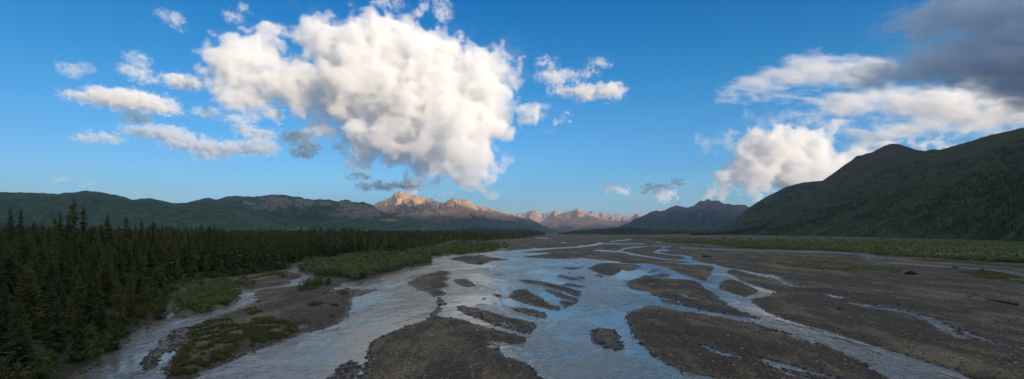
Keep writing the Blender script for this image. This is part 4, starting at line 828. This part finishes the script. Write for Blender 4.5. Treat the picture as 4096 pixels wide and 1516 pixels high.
def cloud(label, depth, blobs, dens, vox=5.0, warp=.5, rough=.5, soft=6.0, noise_px=70, seed=1, flat=1.2, group=None, cut=0.10, mat=None, fringe=.05, st=1.0):
    """blobs: (px, py, rx, ry[, depth offset]) in photo pixels at the given distance; vox, noise_px: voxel and billow size in photo pixels there"""
    S = depth / F; B = []
    for b in blobs:
        px_, py_, rx, ry = b[:4]; dz = b[4] if len(b) > 4 else 0.0; dd = depth * (1 + dz)
        B.append(((px_ - CX) / F * dd, dd, CH + (HY - py_) / F * dd, rx * dd / F, min(rx, ry * flat) * dd / F, ry * dd / F, min(1.0, .35 + ry / 60)))
    B = np.array(B); pad = noise_px * S * .5
    lo = (B[:, :3] - B[:, 3:6] * 1.15).min(0) - pad; hi = (B[:, :3] + B[:, 3:6] * 1.15).max(0) + pad; v = vox * S
    n = np.maximum(8, np.ceil((hi - lo) / v).astype(int)); hi = lo + (n - 1) * v
    X = [(lo[k] + np.arange(n[k], dtype=np.float32) * v).astype(np.float32).reshape([-1 if j == k else 1 for j in range(3)]) for k in range(3)]
    cN = noise_px / vox
    W = [fbm3(n, (cN * st, cN, cN), 3, seed * 13 + k * 7) * noise_px * S * warp for k in range(3)]
    Fd = np.full(n, -3, np.float32)
    for b in B:
        sl = tuple(slice(max(0, int((b[k] - b[3 + k] * 1.4 - pad * 1.5 - lo[k]) / v)), int((b[k] + b[3 + k] * 1.4 + pad * 1.5 - lo[k]) / v) + 2) for k in range(3))
        xs = [X[k][tuple(sl[k] if j == k else slice(None) for j in range(3))] for k in range(3)]
        q = 1 - np.sqrt(((xs[0] + W[0][sl] - b[0]) / b[3]) ** 2 + ((xs[1] + W[1][sl] - b[1]) / b[4]) ** 2 + ((xs[2] + W[2][sl] - b[2]) / b[5]) ** 2)
        q = q * min(b[3], b[5]) / (noise_px * S)                       # distance inside the puff in billow sizes
        q = np.minimum(q, .9); cur = Fd[sl]; h_ = np.clip(.5 + (q - cur) / .5, 0, 1); Fd[sl] = np.where((cur < -2.5), q, cur * (1 - h_) + q * h_ + .12 * h_ * (1 - h_))
    N = fbm3(n, (cN * .8 * st, cN * .8, cN * .65), 6, seed * 31 + 5, True, .62)
    D = np.clip((Fd + N * rough - cut) * soft, 0, 1)
    N2 = fbm3(n, (cN * .9 * st, cN * .9, cN * .5), 5, seed * 17 + 3, False, .62)
    D = np.maximum(D, np.clip((Fd + N2 * .75 - .02) * 1.2, 0, 1) * fringe)
    for k in range(3):
        D[tuple(slice(0, 1) if j == k else slice(None) for j in range(3))] = 0; D[tuple(slice(-1, None) if j == k else slice(None) for j in range(3))] = 0
    mat = (mat or M_CLOUD).copy(); [q for q in mat.node_tree.nodes if q.type == 'PRINCIPLED_VOLUME'][0].inputs['Density'].default_value = dens
    me = bpy.data.meshes.new('cloud'); me.vertices.add(int(n.prod())); at_ = me.attributes.new('d', 'FLOAT', 'POINT'); at_.data.foreach_set('value', D.ravel().astype(np.float32))
    ob = bpy.data.objects.new('cloud', me); COL.objects.link(ob)
    ng = bpy.data.node_groups.new('cloud_volume', 'GeometryNodeTree')
    for io in ('INPUT', 'OUTPUT'): ng.interface.new_socket('Geometry', in_out=io, socket_type='NodeSocketGeometry')
    A = ng.nodes.new; L = ng.links.new; gi = A('NodeGroupInput'); go = A('NodeGroupOutput'); vc = A('GeometryNodeVolumeCube')
    vc.inputs['Min'].default_value = lo; vc.inputs['Max'].default_value = hi
    for k, s in enumerate('XYZ'): vc.inputs['Resolution ' + s].default_value = int(n[k])
    prev = A('GeometryNodeInputPosition').outputs[0]
    for op, val in (('SUBTRACT', lo), ('MULTIPLY', (n - 1) / (hi - lo)), ('ADD', (.5, .5, .5)), ('FLOOR', None)):
        m = A('ShaderNodeVectorMath'); m.operation = op; L(prev, m.inputs[0]); prev = m.outputs[0]
        if val is not None: m.inputs[1].default_value = [float(q) for q in val]
    sp_ = A('ShaderNodeSeparateXYZ'); L(prev, sp_.inputs[0]); ci = []
    for k in range(3): f_ = A('FunctionNodeFloatToInt'); L(sp_.outputs[k], f_.inputs[0]); ci.append(f_.outputs[0])
    def im(op, a, b):
        m = A('FunctionNodeIntegerMath'); m.operation = op
        for q, val in enumerate((a, b)):
            if isinstance(val, int): m.inputs[q].default_value = val
            else: L(val, m.inputs[q])
        return m.outputs[0]
    idx = im('ADD', im('MULTIPLY', im('ADD', im('MULTIPLY', ci[0], int(n[1])), ci[1]), int(n[2])), ci[2])
    na = A('GeometryNodeInputNamedAttribute'); na.data_type = 'FLOAT'; na.inputs[0].default_value = 'd'
    si = A('GeometryNodeSampleIndex'); si.data_type = 'FLOAT'; si.domain = 'POINT'; L(gi.outputs[0], si.inputs[0]); L(na.outputs[0], si.inputs['Value']); L(idx, si.inputs['Index']); L(si.outputs[0], vc.inputs['Density'])
    sm = A('GeometryNodeSetMaterial'); sm.inputs['Material'].default_value = mat; L(vc.outputs[0], sm.inputs[0]); L(sm.outputs[0], go.inputs[0])
    ob.modifiers.new('volume', 'NODES').node_group = ng
    print('cloud', n, int(n.prod()))
    return tag(ob, label, 'cloud', group, 'stuff')
D1 = 31000
cloud('huge white cumulus cloud filling the middle of the sky', D1,
      [(868, 276, 60, 35), (983, 259, 125, 95), (1055, 185, 75, 70), (990, 330, 120, 60), (1275, 155, 90, 72), (1403, 195, 170, 105), (1563, 215, 185, 105), (1742, 245, 170, 100), (1938, 255, 95, 70), (2027, 285, 75, 55),
       (2060, 345, 45, 60), (1210, 350, 170, 85), (1492, 340, 240, 130), (1760, 380, 240, 130), (1956, 400, 110, 110), (2110, 462, 125, 38), (2190, 458, 70, 20), (1300, 430, 160, 50, .05), (1350, 530, 140, 50, .06), (1447, 600, 110, 42, .06),
       (1581, 520, 190, 100, -.02), (1804, 535, 190, 105, -.05), (1920, 535, 100, 85, -.03), (1626, 620, 160, 60), (1804, 624, 150, 85, -.04), (1920, 624, 70, 70, -.02), (1697, 712, 130, 32, .04), (1849, 696, 100, 48), (1938, 735, 55, 24), (1947, 678, 45, 45),
       (1600, 400, 120, 60, -.08), (1235, 120, 40, 36), (2160, 462, 70, 16)], .0011, vox=4.6, warp=.7, rough=.31, soft=7.0, noise_px=85, seed=3, flat=1.5, cut=.20)
cloud('grey ragged cloud patch hanging below the left lobe of the huge cumulus', D1, [(975, 400, 90, 42), (920, 392, 40, 30), (1010, 435, 60, 22), (1075, 440, 40, 14)], .0012, vox=5, rough=.6, soft=2.0, noise_px=45, seed=4)
SM = dict(vox=2.6, rough=.62, soft=2.2, warp=.7, noise_px=24, cut=.20, flat=2.6, fringe=.10)
small = [('long white cloud low at the left with a bright rounded top', [(299, 380, 45, 10), (409, 388, 80, 26), (503, 397, 95, 32), (598, 412, 80, 28), (677, 436, 40, 20)], .0022),
  ('faint grey shred under the long white cloud', [(543, 462, 50, 14), (560, 480, 30, 10)], .0008),
  ('thin white cloud at left, lowest of the flat ones', [(370, 555, 55, 11), (430, 549, 45, 16), (330, 552, 30, 7)], .0014),
  ('long cloud with a dark grey base left of the huge cumulus', [(535, 525, 40, 16), (621, 523, 60, 20), (692, 537, 50, 26), (755, 572, 80, 24), (850, 592, 90, 26), (936, 592, 70, 20), (1046, 588, 62, 24), (850, 620, 50, 10)], .0026),
  ('small bright cloud left of the left lobe of the huge cumulus', [(735, 328, 58, 24), (690, 316, 32, 16), (790, 345, 30, 10)], .002),
  ('small thin cloud high at the far left', [(299, 275, 45, 13), (300, 295, 22, 12), (338, 266, 25, 8)], .001),
  ('wispy zigzag cloud above the long white cloud', [(543, 230, 32, 14), (578, 268, 24, 22), (519, 281, 38, 14), (580, 311, 50, 16)], .0012),
  ('wispy cloud scrap near the top left', [(692, 75, 32, 20), (720, 110, 18, 11), (657, 58, 20, 7)], .0010),
  ('wispy cloud scrap at the top between left and centre', [(936, 67, 32, 16), (975, 40, 16, 24), (960, 25, 12, 20)], .0011),
  ('small puff touching the top left of the huge cumulus', [(1094, 118, 34, 20), (1130, 128, 30, 9)], .0013),
  ('two small puffs below the left lobe of the huge cumulus', [(960, 480, 46, 13), (826, 452, 45, 13), (1094, 466, 28, 20)], .0016),
  ('flat cloud with a dark base below the left lobe of the huge cumulus', [(975, 520, 32, 12), (1031, 539, 72, 15)], .0030),
  ('dark shred left of the lower body of the huge cumulus', [(1215, 611, 35, 11), (1225, 587, 42, 8), (1180, 545, 40, 14)], .0016),
  ('small dark sliver cloud below the huge cumulus at its left', [(1438, 703, 40, 6)], .002),
  ('blue grey ragged cloud strip just above the golden summit', [(1480, 745, 45, 7), (1540, 742, 45, 9), (1610, 742, 60, 10)], .0022),
  ('tiny faint cloud low over the left hills', [(236, 720, 20, 8), (355, 740, 14, 4)], .0008),
  ('bright cloud right of the huge cumulus', [(2250, 362, 48, 12), (2340, 368, 70, 24), (2435, 362, 58, 28)], .002),
  ('thin cloud group above the bright one right of the huge cumulus', [(2220, 305, 65, 22), (2330, 291, 45, 10), (2182, 250, 34, 12), (2400, 250, 36, 10)], .0012),
  ('wispy clouds at the very top centre', [(1769, 54, 36, 26), (1690, 35, 24, 24), (1546, 18, 55, 12), (1765, 10, 30, 14)], .0010),
  ('small cloud with a white top low right of centre', [(2442, 751, 20, 9), (2466, 761, 36, 8)], .0030),
  ('dark lens shaped cloud low right of centre', [(2610, 757, 34, 6), (2655, 748, 34, 6)], .0024),
  ('tiny bright round cloud just above the right far peaks', [(2669, 784, 27, 19), (2655, 790, 22, 12), (2680, 776, 17, 14)], .0035),
  ('tiny dark sliver left of the right cumulus', [(2715, 727, 24, 4)], .0018)]
for i, (lab, bl, dn) in enumerate(small): cloud(lab, D1, bl, dn * .84 * (4 if ('dark' in lab or 'grey' in lab) and 'base' not in lab else 1.0), seed=40 + i, mat=M_SHADECLOUD2 if ('dark' in lab or 'grey' in lab) and 'base' not in lab else (M_SHADECLOUD if 'base' in lab else None), **SM)
cloud('bright cumulus cloud standing behind the right mountain slope', D1,
      [(2851, 758, 42, 24), (2917, 722, 58, 42), (3012, 690, 105, 95), (2983, 575, 55, 38), (3078, 610, 125, 88), (3229, 575, 88, 62), (3267, 537, 46, 30), (3172, 690, 145, 85), (3304, 650, 110, 58), (3040, 758, 85, 30), (3437, 620, 80, 38),
       (3569, 600, 90, 28), (3690, 582, 60, 20), (3740, 578, 60, 18)], .0015, vox=4.6, warp=.6, rough=.38, soft=7, noise_px=60, seed=5, flat=1.4, cut=.22)
cloud('pale streaked cloud high at right, pointing left', 21000, [(2950, 358, 60, 10), (3060, 330, 90, 24), (3170, 300, 110, 32), (3270, 268, 120, 38), (3437, 268, 130, 34), (3125, 376, 60, 9), (2960, 395, 60, 7), (3360, 300, 140, 34)], .0013, vox=5, warp=.5, rough=.42, soft=2.4, noise_px=44, seed=6, mat=M_GREYSHADECLOUD, cut=.0, st=2.6)
cloud('cream coloured cloud band below the dark clouds at right', 21000, [(3267, 425, 80, 18), (3408, 416, 140, 34), (3597, 400, 160, 44), (3786, 412, 160, 58), (3909, 345, 70, 45), (3645, 505, 150, 30), (3503, 540, 95, 26), (3833, 460, 150, 42), (3960, 420, 80, 60), (3390, 492, 26, 8)], .0018, vox=6, warp=.6, rough=.48, soft=2.2, noise_px=48, seed=7, mat=M_GREYSHADECLOUD, cut=.05, st=2.4)
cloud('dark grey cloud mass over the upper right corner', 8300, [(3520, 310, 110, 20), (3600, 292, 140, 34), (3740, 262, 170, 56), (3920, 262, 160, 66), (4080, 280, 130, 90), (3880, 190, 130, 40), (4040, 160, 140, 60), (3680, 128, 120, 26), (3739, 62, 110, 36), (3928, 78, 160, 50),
      (4040, 30, 170, 50), (4250, 120, 180, 120), (4250, 320, 170, 110)], .0041, vox=6, warp=.6, rough=.55, soft=2.2, noise_px=60, seed=8, mat=M_SHADECLOUD, cut=.04, flat=1.6, st=2.2)
cloud('unseen cloud bank added at the right to shade the dark cloud mass', 2400, [(11200, -1900, 1500, 700), (12300, -2300, 2000, 900), (13600, -2500, 2000, 900), (12400, -1500, 1800, 600)], .0030, vox=160, warp=.5, rough=.5, soft=2.0, noise_px=900, seed=9, flat=1.5)  # added out of frame only to cast shade on the dark mass
cloud('grey cloud strips behind the crest of the right slope', 15000, [(3240, 476, 150, 16), (3080, 545, 120, 12), (2880, 583, 70, 12), (3928, 529, 90, 24), (4060, 450, 90, 60), (4200, 440, 120, 80)], .0014, vox=7, warp=.6, rough=.5, soft=2.0, noise_px=60, seed=9)

# ------------------------------------------------------------------ haze over the valley
hb = [(-47000, -21000, -4), (47000, -21000, -4), (47000, 42000, -4), (-47000, 42000, -4), (-47000, -21000, 1700), (47000, -21000, 1700), (47000, 42000, 1700), (-47000, 42000, 1700)]
t_ = bpy.data.materials.new('haze_air'); t_.use_nodes = True; t_.node_tree.nodes.remove(t_.node_tree.nodes['Principled BSDF'])
pv = t_.node_tree.nodes.new('ShaderNodeVolumePrincipled'); pv.inputs['Color'].default_value = (.38, .58, 1.0, 1); pv.inputs['Density'].default_value = 2.0e-5
t_.node_tree.links.new(pv.outputs[0], t_.node_tree.nodes['Material Output'].inputs['Volume'])
tag(new_mesh('haze', hb, [(0, 3, 2, 1), (4, 5, 6, 7), (0, 1, 5, 4), (1, 2, 6, 5), (2, 3, 7, 6), (3, 0, 4, 7)], [t_], smooth=False), 'thin blue evening haze filling the valley', kind='stuff')
